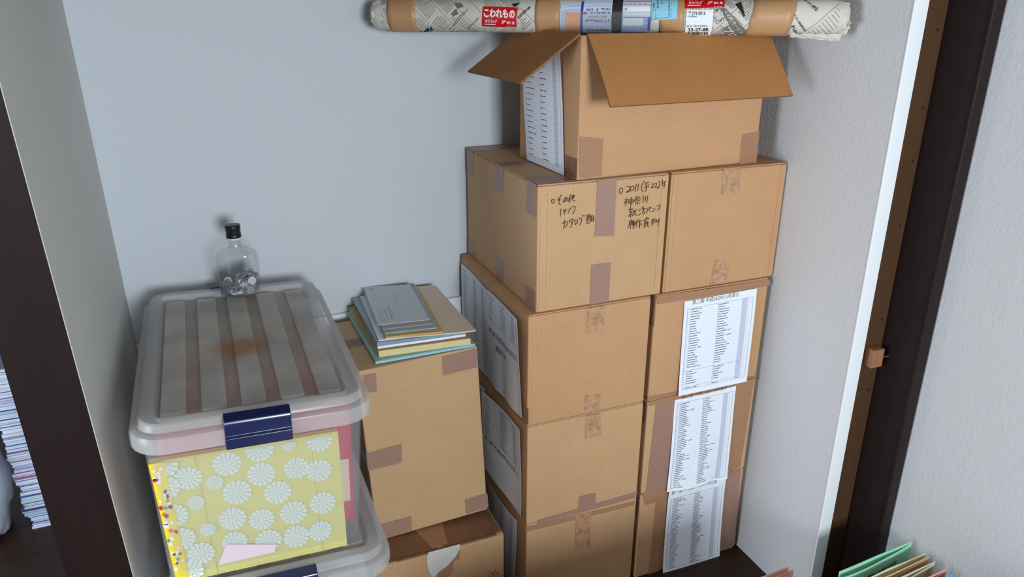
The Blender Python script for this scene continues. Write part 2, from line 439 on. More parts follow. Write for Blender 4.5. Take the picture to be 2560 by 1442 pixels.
def table_print(mb, S, v_top, v_bot, rows, seed, double=None, numcol=True):
    """rows of small print with a shaded date column; material slots: 0 ink, 1 light ink, 2 grey column"""
    r = random.Random(seed); W_ = S.W
    c = [0.045 * W_, 0.085 * W_, 0.46 * W_, 0.80 * W_, 0.88 * W_, 0.955 * W_]
    pitch = (v_top - v_bot) / rows
    nseg = max(6, rows // 3)
    for k in range(nseg):
        a = v_bot + (v_top - v_bot) * k / nseg; b = a + (v_top - v_bot) / nseg
        mb.add([S(c[3], a, .0004), S(c[4], a, .0004), S(c[4], b, .0004), S(c[3], b, .0004)], [(0, 1, 2, 3)], 2)
        for x in (c[0], c[1], c[2], c[3], c[5]):
            mb.add([S(x, a, .0005), S(x + .0005, a, .0005), S(x + .0005, b, .0005), S(x, b, .0005)], [(0, 1, 2, 3)], 0 if x in (c[0], c[5]) else 1)
    for v in (v_top, v_bot): lines_h(mb, S, c[0], c[5], v, .0005, 0)
    for k in range(rows):
        v = v_top - (k + 1) * pitch
        lines_h(mb, S, c[1], c[5], v, .00022, 1, 4)
        if double and k in double:
            lines_h(mb, S, c[0], c[5], v, .0006, 0, 4); continue
        h = min(.0017, pitch * .34); y = v + pitch * .30
        if numcol: bar(mb, S, c[0] + .0012, c[0] + .0012 + .003, y, h, 1)
        for x0, mx in ((c[1] + .0015, .15), (c[2] + .0015, .16)):
            L = W_ * mx * r.uniform(.45, 1.0); x = x0
            while x < x0 + L:
                g = r.uniform(.0011, .0019); bar(mb, S, x, x + g, y + r.uniform(0, .0003), h * r.uniform(.8, 1.1), 0); x += g + r.uniform(.0001, .0005)
            if r.random() < .18:
                x = x0 + L + .004
                for _ in range(r.randint(3, 8)): bar(mb, S, x, x + .0014, y, h, 0); x += .0018
        x = c[3] + .001
        while x < c[4] - .002: bar(mb, S, x, x + .0011, y, h, 1); x += .0018
        bar(mb, S, c[4] + .004, c[4] + .006, y, h, 1)

def list_sheet(parent, S, seed, rows=36, v_top=.93, v_bot=.05, head=None, head_v=.95, head_h=.011, double=None, nu=14, nv=18, head_s=(.08, .86), table=True, heads=()):
    mb = MB(); mb.slab(lambda a, b, o: S(a * S.W, b * S.H, o), nu, nv, .00025)
    sh = mb.build('paper_sheet', M['paper'], parent, smooth=False)
    sh['label'] = 'white sheet printed with a long table of lines'
    if table:
        pm = MB(); table_print(pm, S, S.H * v_top, S.H * v_bot, rows, seed, double)
        pm.build('printed_table', None, sh, mats=[M['ink'], M['ink_lt'], M['ink_grey']], recalc=False)['kind'] = 'stuff'
    hs = list(heads)
    if head: hs.append((head, head_s[0], head_v, head_s[1], head_v, head_h))
    if hs:
        hm = MB()
        for s_, a0, b0, a1, b1, hh in hs: put_text(hm, S, s_, (a0 * S.W, b0 * S.H), (a1 * S.W, b1 * S.H), hh, .0006, bold=-.004, shear=.12)
        hm.build('handwriting', M['pen_b'], sh, recalc=False)
    return sh

# ================================================================== the setting
XR, YJ = 2.256, -0.746                       # right side wall of the closet and its front edge
XW, YP = 2.392, -0.8266                      # room wall on the right and the dark post
H = 2.4
def xl(z): return 0.761 - 0.019 * (z - 0.838)          # left closet wall leans a little
def yl(z): return -0.697 - 0.085 * (z - 0.95) * 0.9    # its front edge

def wallbox(name, a, b, mat):
    mb = MB(); mb.box(a, b); return struct(mb.build(name, mat, loc=((a[0] + b[0]) / 2, (a[1] + b[1]) / 2, a[2])))

wallbox('wall_back', (0.60, 0, 0), (XR + 0.1, 0.1, H), M['wall'])
mb = MB()
mb.prism([(xl(0), 0.0, 0), (xl(0), yl(0), 0), (xl(0) - .06, yl(0), 0), (xl(0) - .06, 1.2, 0), (xl(0), 1.2, 0)],
         [(xl(H), 0.0, H), (xl(H), yl(H), H), (xl(H) - .06, yl(H), H), (xl(H) - .06, 1.2, H), (xl(H), 1.2, H)])
struct(mb.build('wall_left', M['wall_l'], loc=(.72, -.35, 0)))
mb = MB()      # pale corner bead on the front edge of the left closet wall
mb.prism([(xl(0) + .0015, yl(0) + .016, 0), (xl(0) + .0015, yl(0) - .001, 0), (xl(0) - .02, yl(0) - .001, 0), (xl(0) - .02, yl(0) + .016, 0)],
         [(xl(H) + .0015, yl(H) + .016, H), (xl(H) + .0015, yl(H) - .001, H), (xl(H) - .02, yl(H) - .001, H), (xl(H) - .02, yl(H) + .016, H)])
struct(mb.build('trim_1', M['wall_l'], loc=(.75, -.7, 0)))
mb = MB()      # dark post in front of the left wall
mb.prism([(xl(0) + .0002, yl(0) - .002, 0), (.676, yl(0) - .002, 0), (.676, yl(0) + .04, 0), (xl(0) - .062, yl(0) + .04, 0), (xl(0) + .0002, yl(0) - .0011, 0)],
         [(xl(H) + .0002, yl(H) - .002, H), (.664, yl(H) - .002, H), (.664, yl(H) + .04, H), (xl(H) - .062, yl(H) + .04, H), (xl(H) + .0002, yl(H) - .0011, H)])
struct(mb.build('trim_2', M['dark_wood'], loc=(.72, -.7, 0)))
wallbox('wall_right', (XR, YJ + .004, 0), (XR + .036, 0.0, H), M['wall_tex'])
bevel_mod(wallbox('trim_3', (XR - .0008, YJ, 0), (XR + .0362, YJ + .0045, H), M['white_paint']), .001, 1)
raw = wallbox('trim_4', (XR + .02, -.730, 0), (2.372, -.70, H), M['raw_wood'])
post = wallbox('trim_5', (2.362, YP, 0), (XW + .02, -.69, H), M['dark_wood'])
mb = MB(); mb.box((2.360, YP - .003, 0), (2.3895, YP + .006, H)); cs = mb.build('casing_strip', M['dark_wood'], post); bevel_mod(cs, .002, 2)
b0 = at(2166, 868, 'y', -.733)
mb = MB(); mb.box((b0.x + .001, -.755, b0.z - .045), (b0.x + .034, -.7298, b0.z)); bl = mb.build('wood_block', M['block_wood'], raw)
bl['label'] = 'small square wood offcut nailed to the board'; bevel_mod(bl, .0015, 1)
nb = b0 + Vector((.03, 0, -.02))
mb = MB(); mb.box((nb.x, -.757, nb.z), (nb.x + .018, -.7555, nb.z + .0012)); mb.build('nail', M['alu'], bl)
for z_ in (1.42, 1.27, 1.16, 1.02, .80, .62):     # nail heads along the raw board
    mb = MB(); mb.box((2.345, -.7312, z_), (2.348, -.7299, z_ + .004)); mb.build('nail_head', M['cap'], raw)
wallbox('wall_right_room', (XW, -4.1, 0), (XW + .1, YP + .002, H), M['wall_tex'])
led = wallbox('trim_6', (xl(.7), -.014, .56), (XR, 0.0005, .705), M['white_paint']); bevel_mod(led, .003, 2)
# unseen lintel and shelf added over the closet to darken box tops and wall
wallbox('added_lintel', (.70, -.735, 1.64), (XR + .036, -.695, H), M['dark_wood'])
wallbox('added_shelf', (xl(1.64), -.695, 1.64), (XR, 0, 1.665), M['raw_wood'])
# floor of boards
fl = wallbox('floor', (-1.4, -4.1, -.06), (XW + .1, 1.3, -.010), M['floor_wood'])
y = -4.1; k = 0
pm = {}
while y < 1.3:
    mb = MB(); mb.box((-1.4, y + .0008, -.010), (XW + .1, y + .1492, 0))
    mb.build('plank', M['floor_wood'], fl); y += .15; k += 1
wallbox('ceiling', (-1.4, -4.1, H), (XW + .1, 1.3, H + .08), M['ceil'])
wallbox('wall_far', (-1.3, 1.2, 0), (.72, 1.3, H), M['wall'])
def holed(name, wname, ax, lo, hi, w, wall_at, inner, loc):
    """a wall with one window opening and its frame; ax = axis along the wall"""
    def bx(mb, a0, a1, z0, z1, t0, t1):
        if ax == 'x': mb.box((a0, t0, z0), (a1, t1, z1))
        else: mb.box((t0, a0, z0), (t1, a1, z1))
    a0, a1, z0, z1 = w; t0, t1 = sorted((wall_at, wall_at - .1))
    mb = MB()
    for r in ((lo, a0, 0, H), (a1, hi, 0, H), (a0, a1, 0, z0), (a0, a1, z1, H)): bx(mb, *r, t0, t1)
    struct(mb.build(name, M['wall'], loc=loc))
    mb = MB()
    for r in ((a0, a0 + .04, z0, z1), (a1 - .04, a1, z0, z1), (a0 + .04, a1 - .04, z0, z0 + .04), (a0 + .04, a1 - .04, z1 - .04, z1)): bx(mb, *r, wall_at - .05, wall_at)
    struct(mb.build(wname, M['white_pl'], loc=loc))
holed('wall_front', 'window_1', 'x', -1.3, XW + .1, WIN[:4], WIN[4], True, (.5, WIN[4], 0))
holed('wall_left_room', 'window_2', 'y', WIN[4] - .1, 1.3, WIN2[:4], WIN2[4], True, (WIN2[4], -1.2, 0))

# ================================================================== cardboard boxes
ZA, ZB, ZC, ZD = .2733, .5504, .8305, 1.1182
YF = -.4741
def cd(f):    # small helper: curl functions
    return f

# --- left column, bottom to top
b1l, F1 = cardboard_box('cardboard_box', 'brown cardboard box at the bottom of the left column, its lower half in shade', Frame((1.5865, YF, 0)), .312, .455, ZA - .0005, M['cb'])
tape(b1l, [(F1['front'], [(1440, 1286), (1476, 1279), (1474, 1365), (1436, 1372)])], M['tape_old'])
tape(b1l, [(F1['front'], [(1318, 1316), (1586, 1252), (1585, 1262), (1318, 1328)])], M['tape_b'], jag=.001)
S = Sheet(F1['left'], [(1224, 1207), (1295, 1303), (1291, 1476), (1228, 1362)], lambda a, b: .004 * math.sin(3 * a) + .003 * (1 - b))
list_sheet(b1l, S, 11, 34, .96, .06)

b2l, F2 = cardboard_box('cardboard_box', 'cardboard box second from bottom in the left column, mauve tape along its lower edge', Frame((1.5862, YF, ZA)), .3122, .455, ZB - ZA - .0005, M['cb_y'], bulge=(.003, .002))
tape(b2l, [(F2['front'], [(1464, 1039), (1500, 1032), (1501, 1086), (1462, 1094)])], M['tape_old'])
tape(b2l, [(F2['front'], [(1446, 1240), (1489, 1230), (1487, 1263), (1445, 1276)])], M['tape'], name='tape')
tape(b2l, [(F2['front'], [(1345, 1299), (1592, 1228), (1591, 1243), (1345, 1310)])], M['tape'], off=.0004, jag=.0)
S1 = Sheet(F2['left'], [(1168, 925), (1216, 972), (1221, 1161), (1175, 1092)], lambda a, b: .002)
list_sheet(b2l, S1, 12, 34, .96, .06)
S = Sheet(F2['left'], [(1217, 973), (1308, 1072), (1305, 1289), (1222, 1164)], lambda a, b: .003 + .007 * (1 - a) ** 2 + .008 * max(0, b - .5) * a + .006 * math.sin(5 * a + 2 * b) * .4 + .012 * max(0, .12 - b))
list_sheet(b2l, S, 13, 16, .96, .52, heads=[('第三期 平成24年(2012年)①', .07, .42, .93, .40, .016)])

b3l, F3 = cardboard_box('cardboard_box', 'cardboard box under the box with handwriting, large wrinkled sheets hanging on its left side', Frame((1.5848, YF, ZB)), .3131, .458, ZC - ZB - .0005, M['cb_o'], bulge=(.004, .003))
tape(b3l, [(F3['front'], [(1469, 770), (1511, 762), (1508, 824), (1463, 833)])], M['tape_old'])
tape(b3l, [(F3['front'], [(1462, 987), (1500, 984), (1498, 1025), (1460, 1032)])], M['tape_old'])
tape(b3l, [(F3['left'], [(1300, 1010), (1322, 1022), (1322, 1062), (1303, 1050)])], M['tape_b'])
S1 = Sheet(F3['left'], [(1156, 657), (1220, 722), (1227, 950), (1163, 872)], lambda a, b: .0015 + .002 * math.sin(4 * a + 3 * b))
list_sheet(b3l, S1, 14, 34, .96, .04)
S = Sheet(F3['left'], [(1221, 722), (1306, 797), (1309, 1045), (1226, 948)], lambda a, b: .002 + .004 * (1 - b) * abs(math.sin(6.5 * a)) + .010 * a * a * b)
list_sheet(b3l, S, 15, 7, .97, .72, heads=[('第三期 平成24年(2012年)②', .08, .56, .93, .55, .018), ('静岡のみ', .30, .44, .62, .44, .018)])

b4l, F4 = cardboard_box('cardboard_box', 'tan cardboard box with Japanese marker handwriting and two mauve tapes on its front', Frame((1.6058, -.4691, ZC)), .3189, .455, ZD - ZC - .0005, M['cb_y'])
fr4, lf4, tp4 = F4['front'], F4['left'], F4['top']
tape(b4l, [(fr4, [(1493, 450), (1541, 444), (1533, 588), (1485, 590)])], M['tape'], jag=.004)
tape(b4l, [(fr4, [(1477, 661), (1525, 655), (1521, 753), (1474, 762)])], M['tape'])
D4 = .455
for v0, v1, tu, bt in ((.008, .058, .072, .047), (.195, .240, .062, .060), (.400, .452, .066, .045)):       # strips over the top and down the left side
    tape(b4l, [(tp4, [(0, v1), (.3189, v1), (.3189, v0), (0, v0)], 'uv'), (lf4, [(D4 - v1, .287), (D4 - v0, .287), (D4 - v0, .287 - tu), (D4 - v1, .287 - tu)], 'uv')], M['tape'])
    tape(b4l, [(lf4, [(D4 - v1, bt), (D4 - v0, bt), (D4 - v0, .001), (D4 - v1, .001)], 'uv')], M['tape'])
def fold_strip(parent, face, u0, u1, h, mat):
    mb = MB(); strip(mb, face, [(u0, h - .004), (u1, h - .004), (u1, .004), (u0, .004)], .0002, px=False, t=.0012, nu=3, nv=8)
    return mb.build('fold_strip', mat, parent)
fold_strip(b4l, fr4, .006, .0195, .287, M['cb_y']); fold_strip(b4l, fr4, .301, .3165, .287, M['cb_y'])
# brown marker handwriting, stroke by stroke
ST7 = [[(345,560),(350,520),(385,515),(412,535),(400,600),(372,612),(348,600),(345,555)],[(370,553),(379,560)],
 [(480,470),(492,481)],[(568,420),(540,460),(512,508),(475,550),(545,512)],[(530,528),(508,560),(512,625),(530,646),(562,636)],
 [(690,478),(655,540),(622,586),(603,580),(612,540),(640,495),(675,472),(694,490),(690,535),(665,568)],
 [(782,400),(755,470),(708,577)],[(758,480),(758,540),(752,606)],[(792,500),(830,440),(858,422),(852,470),(836,482)],[(828,412),(824,505)],[(808,440),(810,520),(825,552),(860,562),(890,550)],
 [(553,728),(548,800),(538,910)],[(608,768),(628,800),(628,850),(642,862)],[(612,808),(652,785),(665,755),(645,740),(632,760),(650,778)],
 [(703,740),(719,753)],[(780,700),(745,770),(708,834)],[(800,695),(838,682),(872,672),(874,720),(850,790),(812,862)],
 [(568,1066),(620,1040),(690,1014),(697,1060),(680,1110),(652,1152),(638,1138)],[(630,985),(632,1060),(612,1177)],
 [(748,985),(733,1032),(752,1026)],[(740,1000),(790,965),(824,952),(815,1010),(800,1080),(762,1157)],[(765,1020),(800,1055)],
 [(860,985),(870,1092)],[(862,990),(927,974),(920,1050),(875,1085)],
 [(955,966),(975,945),(1022,934),(1015,1000),(970,1100)],[(1040,868),(1050,905)],[(1064,868),(1074,900)],
 [(1120,882),(1192,870)],[(1160,848),(1150,962)],[(1113,922),(1202,905)],[(1125,950),(1192,935)],[(1115,976),(1185,960)],[(1120,1000),(1170,990),(1130,1040),(1135,1078),(1180,1055),(1192,1035)],
 [(1215,845),(1208,930),(1210,1030)],[(1237,885),(1230,1010)],[(1235,890),(1282,880),(1290,1000)],[(1240,930),(1282,925)],[(1240,965),(1284,960)],[(1228,1012),(1297,998)]]
ST8 = [[(150,420),(165,370),(200,352),(234,365),(230,430),(195,490),(165,475),(148,432)],[(178,424),(192,430)],
 [(320,332),(350,311),(395,325),(400,360),(360,420),(295,460),(350,445),(412,432)],[(400,410),(405,360),(430,320),(470,310),(492,335),(480,385),(440,414),(400,402)],
 [(537,262),(525,350),(514,447)],[(592,260),(580,340),(569,418)],[(732,188),(680,250),(653,330),(660,400),(697,452)],
 [(733,245),(827,231)],[(740,278),(750,306)],[(818,268),(802,296)],[(703,352),(822,320)],[(772,248),(765,340),(750,440)],
 [(880,276),(905,255),(937,270),(920,310),(866,356),(900,350),(947,340)],[(960,266),(985,243),(1002,264),(985,310),(958,347),(1032,328)],[(1045,193),(1072,240),(1067,300),(1040,355),(1013,382)],
 [(1132,168),(1120,252)],[(1130,216),(1203,204)],[(1120,256),(1185,243)],[(1136,256),(1130,302)],[(1118,302),(1197,285)],[(1180,214),(1170,290),(1158,377)],
 [(312,573),(332,586)],[(278,626),(347,600),(300,650),(255,714)],[(305,648),(300,777)],[(320,658),(338,682)],[(370,620),(364,702)],[(370,618),(472,600),(462,690),(368,702)],[(370,656),(464,645)],[(427,553),(415,700),(402,852)],
 [(508,567),(608,550)],[(558,543),(520,610),(478,662)],[(580,553),(642,612)],[(520,616),(602,605)],[(508,652),(624,635)],[(562,650),(560,737),(548,740)],[(530,678),(506,727)],[(590,673),(614,707)],
 [(702,523),(695,610),(681,702)],[(752,543),(738,652)],[(797,523),(785,620),(769,694)],
 [(348,846),(472,825)],[(408,808),(412,846)],[(385,880),(442,870),(440,905),(385,912),(385,878)],[(410,910),(405,1022)],[(385,940),(358,1002)],[(430,930),(457,987)],[(463,882),(522,860)],[(492,848),(495,900),(468,962)],[(502,862),(505,930),(522,972),(562,972)],[(533,828),(550,852)],
 [(608,824),(627,841)],[(598,858),(622,876)],[(588,972),(637,920)],[(692,763),(658,832)],[(663,832),(758,820)],[(707,788),(700,872)],[(680,880),(732,875),(727,930),(685,947),(673,893)],
 [(797,808),(785,860),(763,922)],[(820,813),(847,897)],[(835,790),(860,784),(864,810),(838,817),(833,792)],[(903,808),(922,826)],[(964,818),(935,860),(898,892)],[(998,757),(1074,740),(1067,790),(1008,867)],
 [(385,1090),(373,1182)],[(385,1095),(457,1080),(450,1212)],[(380,1136),(457,1120)],[(373,1172),(457,1155)],[(422,1058),(400,1272)],[(370,1190),(343,1252)],[(477,1078),(470,1192)],[(503,1088),(490,1180),(473,1277)],
 [(562,1078),(503,1182)],[(547,1130),(540,1232)],[(607,1048),(560,1132)],[(600,1101),(662,1090)],[(612,1100),(605,1257)],[(610,1151),(652,1140)],[(610,1191),(667,1175)],
 [(718,1048),(737,1061)],[(698,1091),(737,1075)],[(782,1003),(755,1050)],[(768,1041),(822,1030),(800,1067)],[(770,1050),(743,1092)],[(725,1110),(715,1202)],[(725,1115),(802,1095),(795,1192)],[(725,1141),(795,1130)],[(720,1166),(795,1155)],[(718,1196),(795,1185)],[(745,1205),(693,1257)],[(780,1200),(824,1232)],
 [(888,1063),(902,1087)],[(937,1038),(915,1087)],[(873,1111),(952,1095)],[(917,1048),(905,1200),(883,1195)],[(905,1130),(883,1167)],[(963,1048),(977,1067)],[(958,1083),(974,1102)],[(948,1131),(1062,1095)],[(1052,1043),(1035,1120),(1022,1217)],[(1002,1058),(990,1122)]]
for sts, ox, oy, sc in ((ST7, 1340, 440, 170 / 1532), (ST8, 1530, 430, 160 / 1442)):
    mb = MB()
    for st in sts: ribbon(mb, fr4, [fr4.uv(ox + p[0] * sc, oy + p[1] * sc) for p in st], .00135, .0019)
    hw = mb.build('handwriting', M['pen'], b4l, recalc=False)
    hw['label'] = 'brown marker note listing other pamphlets and catalogues' if sts is ST7 else 'brown marker note dated 2011'

# --- right column
b1r, G1 = cardboard_box('cardboard_box', 'bottom cardboard box of the right column, list sheet curling off its front onto the floor', Frame((1.9109, YF, 0)), .3289, .455, ZA - .0005, M['cb'], bulge=(.003, 0))
g = G1['front']
tape(b1r, [(g, [(1604, 1232), (1672, 1216), (1670, 1245), (1612, 1262)])], M['tape_b'])
tape(b1r, [(g, [(1812, 1182), (1851, 1172), (1836, 1362), (1792, 1380)])], M['tape'], jag=0)
tape(b1r, [(g, [(1640, 1245), (1668, 1236), (1650, 1425), (1620, 1436)])], M['tape_b'], off=.0004, jag=0)
tape(b1r, [(G1['left'], [(.29, .268), (.452, .268), (.452, .20), (.29, .21)], 'uv')], M['tape'])
S = Sheet(g, [(1669, 1219), (1812, 1181), (1791, 1384), (1650, 1424)], lambda a, b: .003 + .010 * (1 - b) ** 3 + .008 * b ** 6 * abs(a - .55))
list_sheet(b1r, S, 21, 46, .87, .03, head='第一期 平成22年(2010年)度', head_v=.915, head_s=(.04, .84), head_h=.015)

b2r, G2 = cardboard_box('cardboard_box', 'cardboard box second from the bottom in the right column, list sheet between wide tape bands', Frame((1.9115, YF, ZA)), .3289, .455, ZB - ZA - .0005, M['cb_y'], bulge=(.003, 0))
g = G2['front']
tape(b2r, [(g, [(1640, 1003), (1690, 992), (1668, 1218), (1614, 1230)])], M['tape'], jag=0)
tape(b2r, [(g, [(1838, 962), (1884, 952), (1850, 1166), (1806, 1182)])], M['tape_b'], jag=0)
tape(b2r, [(g, [(1622, 1003), (1888, 944), (1887, 953), (1622, 1014)])], M['tape_b'], jag=.0, off=.0012)
tape(b2r, [(G2['left'], [(.29, .268), (.452, .268), (.452, .21), (.29, .22)], 'uv')], M['tape'])
S = Sheet(g, [(1687, 993), (1840, 959), (1810, 1190), (1663, 1226)], lambda a, b: .002 + .009 * (1 - b) ** 4 * (.4 + abs(math.sin(4 * a))) + .002 * math.sin(5 * b))
list_sheet(b2r, S, 22, 46, .93, .03, head='第二期 平成23(2011)年度①', head_v=.962, head_s=(.10, .84), head_h=.012)

b3r, G3 = cardboard_box('cardboard_box', 'cardboard box below the plain one in the right column, list sheet on its front', Frame((1.9109, YF, ZB)), .3289, .455, ZC - ZB - .0005, M['cb_o'], bulge=(.004, 0))
g = G3['front']
tape(b3r, [(g, [(1641, 740), (1925, 699), (1924, 713), (1643, 760)])], M['tape_b'], jag=.002)
tape(b3r, [(G3['left'], [(.26, .279), (.456, .279), (.456, .20), (.26, .21)], 'uv')], M['tape_b'])
tape(b3r, [(g, [(1619, 992), (1889, 938), (1889, 943), (1619, 1000)])], M['tape_b'], jag=0)
S = Sheet(g, [(1709, 752), (1890, 719), (1860, 949), (1690, 986)], lambda a, b: .002 + .007 * (1 - b) ** 3 + .003 * math.sin(3 * b) * a)
list_sheet(b3r, S, 23, 34, .92, .06, head='第二期 平成23(2011)年度②', head_v=.945, head_s=(.10, .74), head_h=.014, double=(25, 32))

b4r, G4 = cardboard_box('cardboard_box', 'plain cardboard box beside the one with handwriting, two stained old tapes on its front', Frame((1.9311, -.4696, ZC)), .3215, .455, ZD - ZC - .0005, M['cb_o'])
g = G4['front']
tape(b4r, [(g, [(1808, 422), (1848, 417), (1846, 483), (1801, 485)])], M['tape_old'], jag=.004)
tape(b4r, [(g, [(1788, 649), (1820, 656), (1814, 707), (1773, 713)])], M['tape_old'])
fold_strip(b4r, g, .004, .0145, .287, M['cb_o']); fold_strip(b4r, g, .305, .319, .287, M['cb_o'])

# --- open box on top
TH = .2911
frt = Frame((1.6984, -.4635, ZD), yaw=.0452)
TW, TD = .4834, .285
bt, T = cardboard_box('open_cardboard_box', 'open cardboard box on top of the stack with its flaps folded outward', frt, TW, TD, TH, M['cb_o'], top=False, bulge=(.001, .001))
def flap(fn, nu=10, nv=8, th=.0045, seed=0, name='flap'):
    mb = MB()
    mb.slab(lambda a, b, o: fn(a, b, o), nu, nv, th)
    idx = [0 if k < 2 * nu * nv else 1 for k in range(len(mb.f))]
    mb.i = idx
    return mb.build(name, None, bt, mats=[M['cb_in'], M['cb_edge']])
def hinge_flap(p0, p1, outdir, ang, L, inset=.004, bow=.0):
    p0, p1, outdir = Vector(p0), Vector(p1), Vector(outdir)
    d = outdir * math.sin(ang) + Vector((0, 0, -1)) * math.cos(ang)
    nrm = outdir * math.cos(ang) + Vector((0, 0, 1)) * math.sin(ang)
    e = (p1 - p0).normalized(); p0 = p0 + e * inset; p1 = p1 - e * inset
    def fn(a, b, o): return p0.lerp(p1, a) + d * (L * b) + nrm * (o + .001 + bow * math.sin(math.pi * b) * (1 - .6 * a))
    return fn
c00, c10, c01, c11 = frt.pt(0, 0, TH), frt.pt(TW, 0, TH), frt.pt(0, TD, TH), frt.pt(TW, TD, TH)
ox, oy = frt.m @ Vector((1, 0, 0)), frt.m @ Vector((0, 1, 0))
flap(hinge_flap(c00, c10, -oy, math.radians(37), .162, .010, .004))
flap(hinge_flap(c00, c01, -ox, math.radians(55.5), .158, .003))
flap(hinge_flap(c10, c11, ox, math.radians(23), .150, .004))
flap(hinge_flap(c01, c11, oy, math.radians(172), .12, .006))
g = T['front']
tape(bt, [(g, [(1449, 341), (1507, 347), (1502, 440), (1447, 446)])], M['tape_b'], jag=.003)
tape(bt, [(g, [(1855, 336), (1898, 328), (1890, 408), (1848, 412)])], M['tape_b'], jag=.003)
tape(bt, [(T['left'], [(.235, .045), (.283, .045), (.283, .004), (.235, .004)], 'uv')], M['tape_d'], jag=.001)
S1 = Sheet(T['left'], [(1308, 100), (1398, 104), (1408, 436), (1319, 396)], lambda a, b: .001)
list_sheet(bt, S1, 31, 18, .97, .03, table=False)
S = Sheet(T['left'], [(1311, 102), (1409, 108), (1414, 438), (1323, 399)], lambda a, b: .003 + .012 * max(0, b - .55) * a + .006 * (1 - a) * max(0, .6 - abs(b - .5)))
list_sheet(bt, S, 32, 20, .98, .05)

# --- unseen carton added on the floor in front of the stacks to shade their feet
bd, _ = cardboard_box('cardboard_box', 'unseen closed carton added below the view to shade the feet of the box stacks', Frame((1.34, -1.52, 0)), .68, .42, .41, M['cb'])

# --- centre pile: box standing on its end on a battered box
ROLL = -.045
frc = Frame((1.244, -.350, .2345), roll=ROLL)
CW, CDp, CH = .2865, .292, .468
bc, C = cardboard_box('cardboard_box', 'upright cardboard box with mauve tape corners carrying the pile of files', frc, CW, CDp, CH, M['cb_h'], flaps=False)
g, gl, gt = C['front'], C['left'], C['top']
tape(bc, [(g, [(907, 938), (940, 932), (942, 979), (912, 981)])], M['tape'])
tape(bc, [(g, [(1105, 891), (1191, 870), (1193, 917), (1107, 938)])], M['tape'])
def wrap_left(pts, w):      # strip on the front that goes on round the left side
    a, b = g.uv(*pts[0]), g.uv(*pts[3])
    tape(bc, [(g, pts), (gl, [(CDp - w, a.y - .01), (CDp, a.y), (CDp, b.y), (CDp - w, b.y - .01)], 'uv')], M['tape'])
wrap_left([(915, 1133), (1003, 1108), (1004, 1155), (920, 1176)], .10)
wrap_left([(941, 1313), (1028, 1289), (1030, 1324), (947, 1350)], .08)
tape(bc, [(g, [(1162, 1248), (1218, 1232), (1221, 1267), (1165, 1284)])], M['tape'])
tape(bc, [(gt, [(0, .170), (CW, .170), (CW, .135), (0, .135)], 'uv')], M['tape_d'], jag=0)
tape(bc, [(gt, [(0, .128), (CW, .128), (CW, .1265), (0, .1265)], 'uv')], M['cb_edge'], jag=0, off=.0002)

frl = Frame((1.2105, -.436, 0))
LW, LD, LH = .332, .40, .2325
blw, Lf = cardboard_box('cardboard_box', 'battered cardboard box with torn tape and a peeled white patch under the upright box', frl, LW, LD, LH, M['cb'], bulge=(.003, .001))
g, gt, gl = Lf['front'], Lf['top'], Lf['left']
tape(blw, [(gt, [(.004, .122), (.150, .122), (.162, .004), (.004, .004)], 'uv')], M['tape_d'], jag=.002)
tape(blw, [(gt, [(.172, .122), (.328, .122), (.328, .010), (.178, .006)], 'uv')], M['tape_d'], jag=.006)
tape(blw, [(gt, [(.122, .121), (.205, .121), (.190, .018), (.150, .012)], 'uv')], M['tape_b'], off=.0012, jag=.012)
tape(blw, [(gl, [(.30, .234), (.398, .234), (.398, .165), (.30, .175)], 'uv')], M['tape_d'])
pa = [(1067, 1389), (1071, 1380), (1150, 1359), (1149, 1372), (1137, 1392), (1118, 1412), (1095, 1428), (1083, 1442), (1073, 1430), (1067, 1410)]
q = [g.uv(*p) for p in pa]
mb = MB(); mb.prism([g(p.x, p.y, .0004) for p in q], [g(p.x, p.y, .0012) for p in q])
pp = mb.build('peeled_paper', plain('peeled_white_paper', srgb(206, 204, 196), .9, .1, vary=.08, scale=70), blw); pp['label'] = 'white patch where tape was torn off'
pa = [(1150, 1372), (1149, 1396), (1133, 1401), (1133, 1422), (1122, 1438), (1090, 1444), (1098, 1428), (1120, 1412), (1138, 1392)]
q = [g.uv(*p) for p in pa]
mb = MB(); mb.prism([g(p.x, p.y, .0003) for p in q], [g(p.x, p.y, .0010) for p in q]); mb.build('torn_tape', M['tape_b'], blw)
mb = MB()
for st in ([(1222, 1436), (1228, 1428), (1233, 1434), (1240, 1420)], [(1226, 1440), (1236, 1430), (1236, 1442)], [(1240, 1428), (1246, 1436)]):
    ribbon(mb, g, [g.uv(*p) for p in st], .0012, .0008)
mb.build('handwriting', M['pen_b'], blw, recalc=False)
# frayed white fibres along the torn front lip
mb = MB()
for x_ in np.arange(.06, .31, .006):
    hgt = .0015 + .002 * R.random()
    mb.box((frl.O.x + x_, -.437, .2327), (frl.O.x + x_ + .006, -.430, .2327 + hgt))
mb.build('frayed_edge', M['cb_edge'], blw)['kind'] = 'stuff'

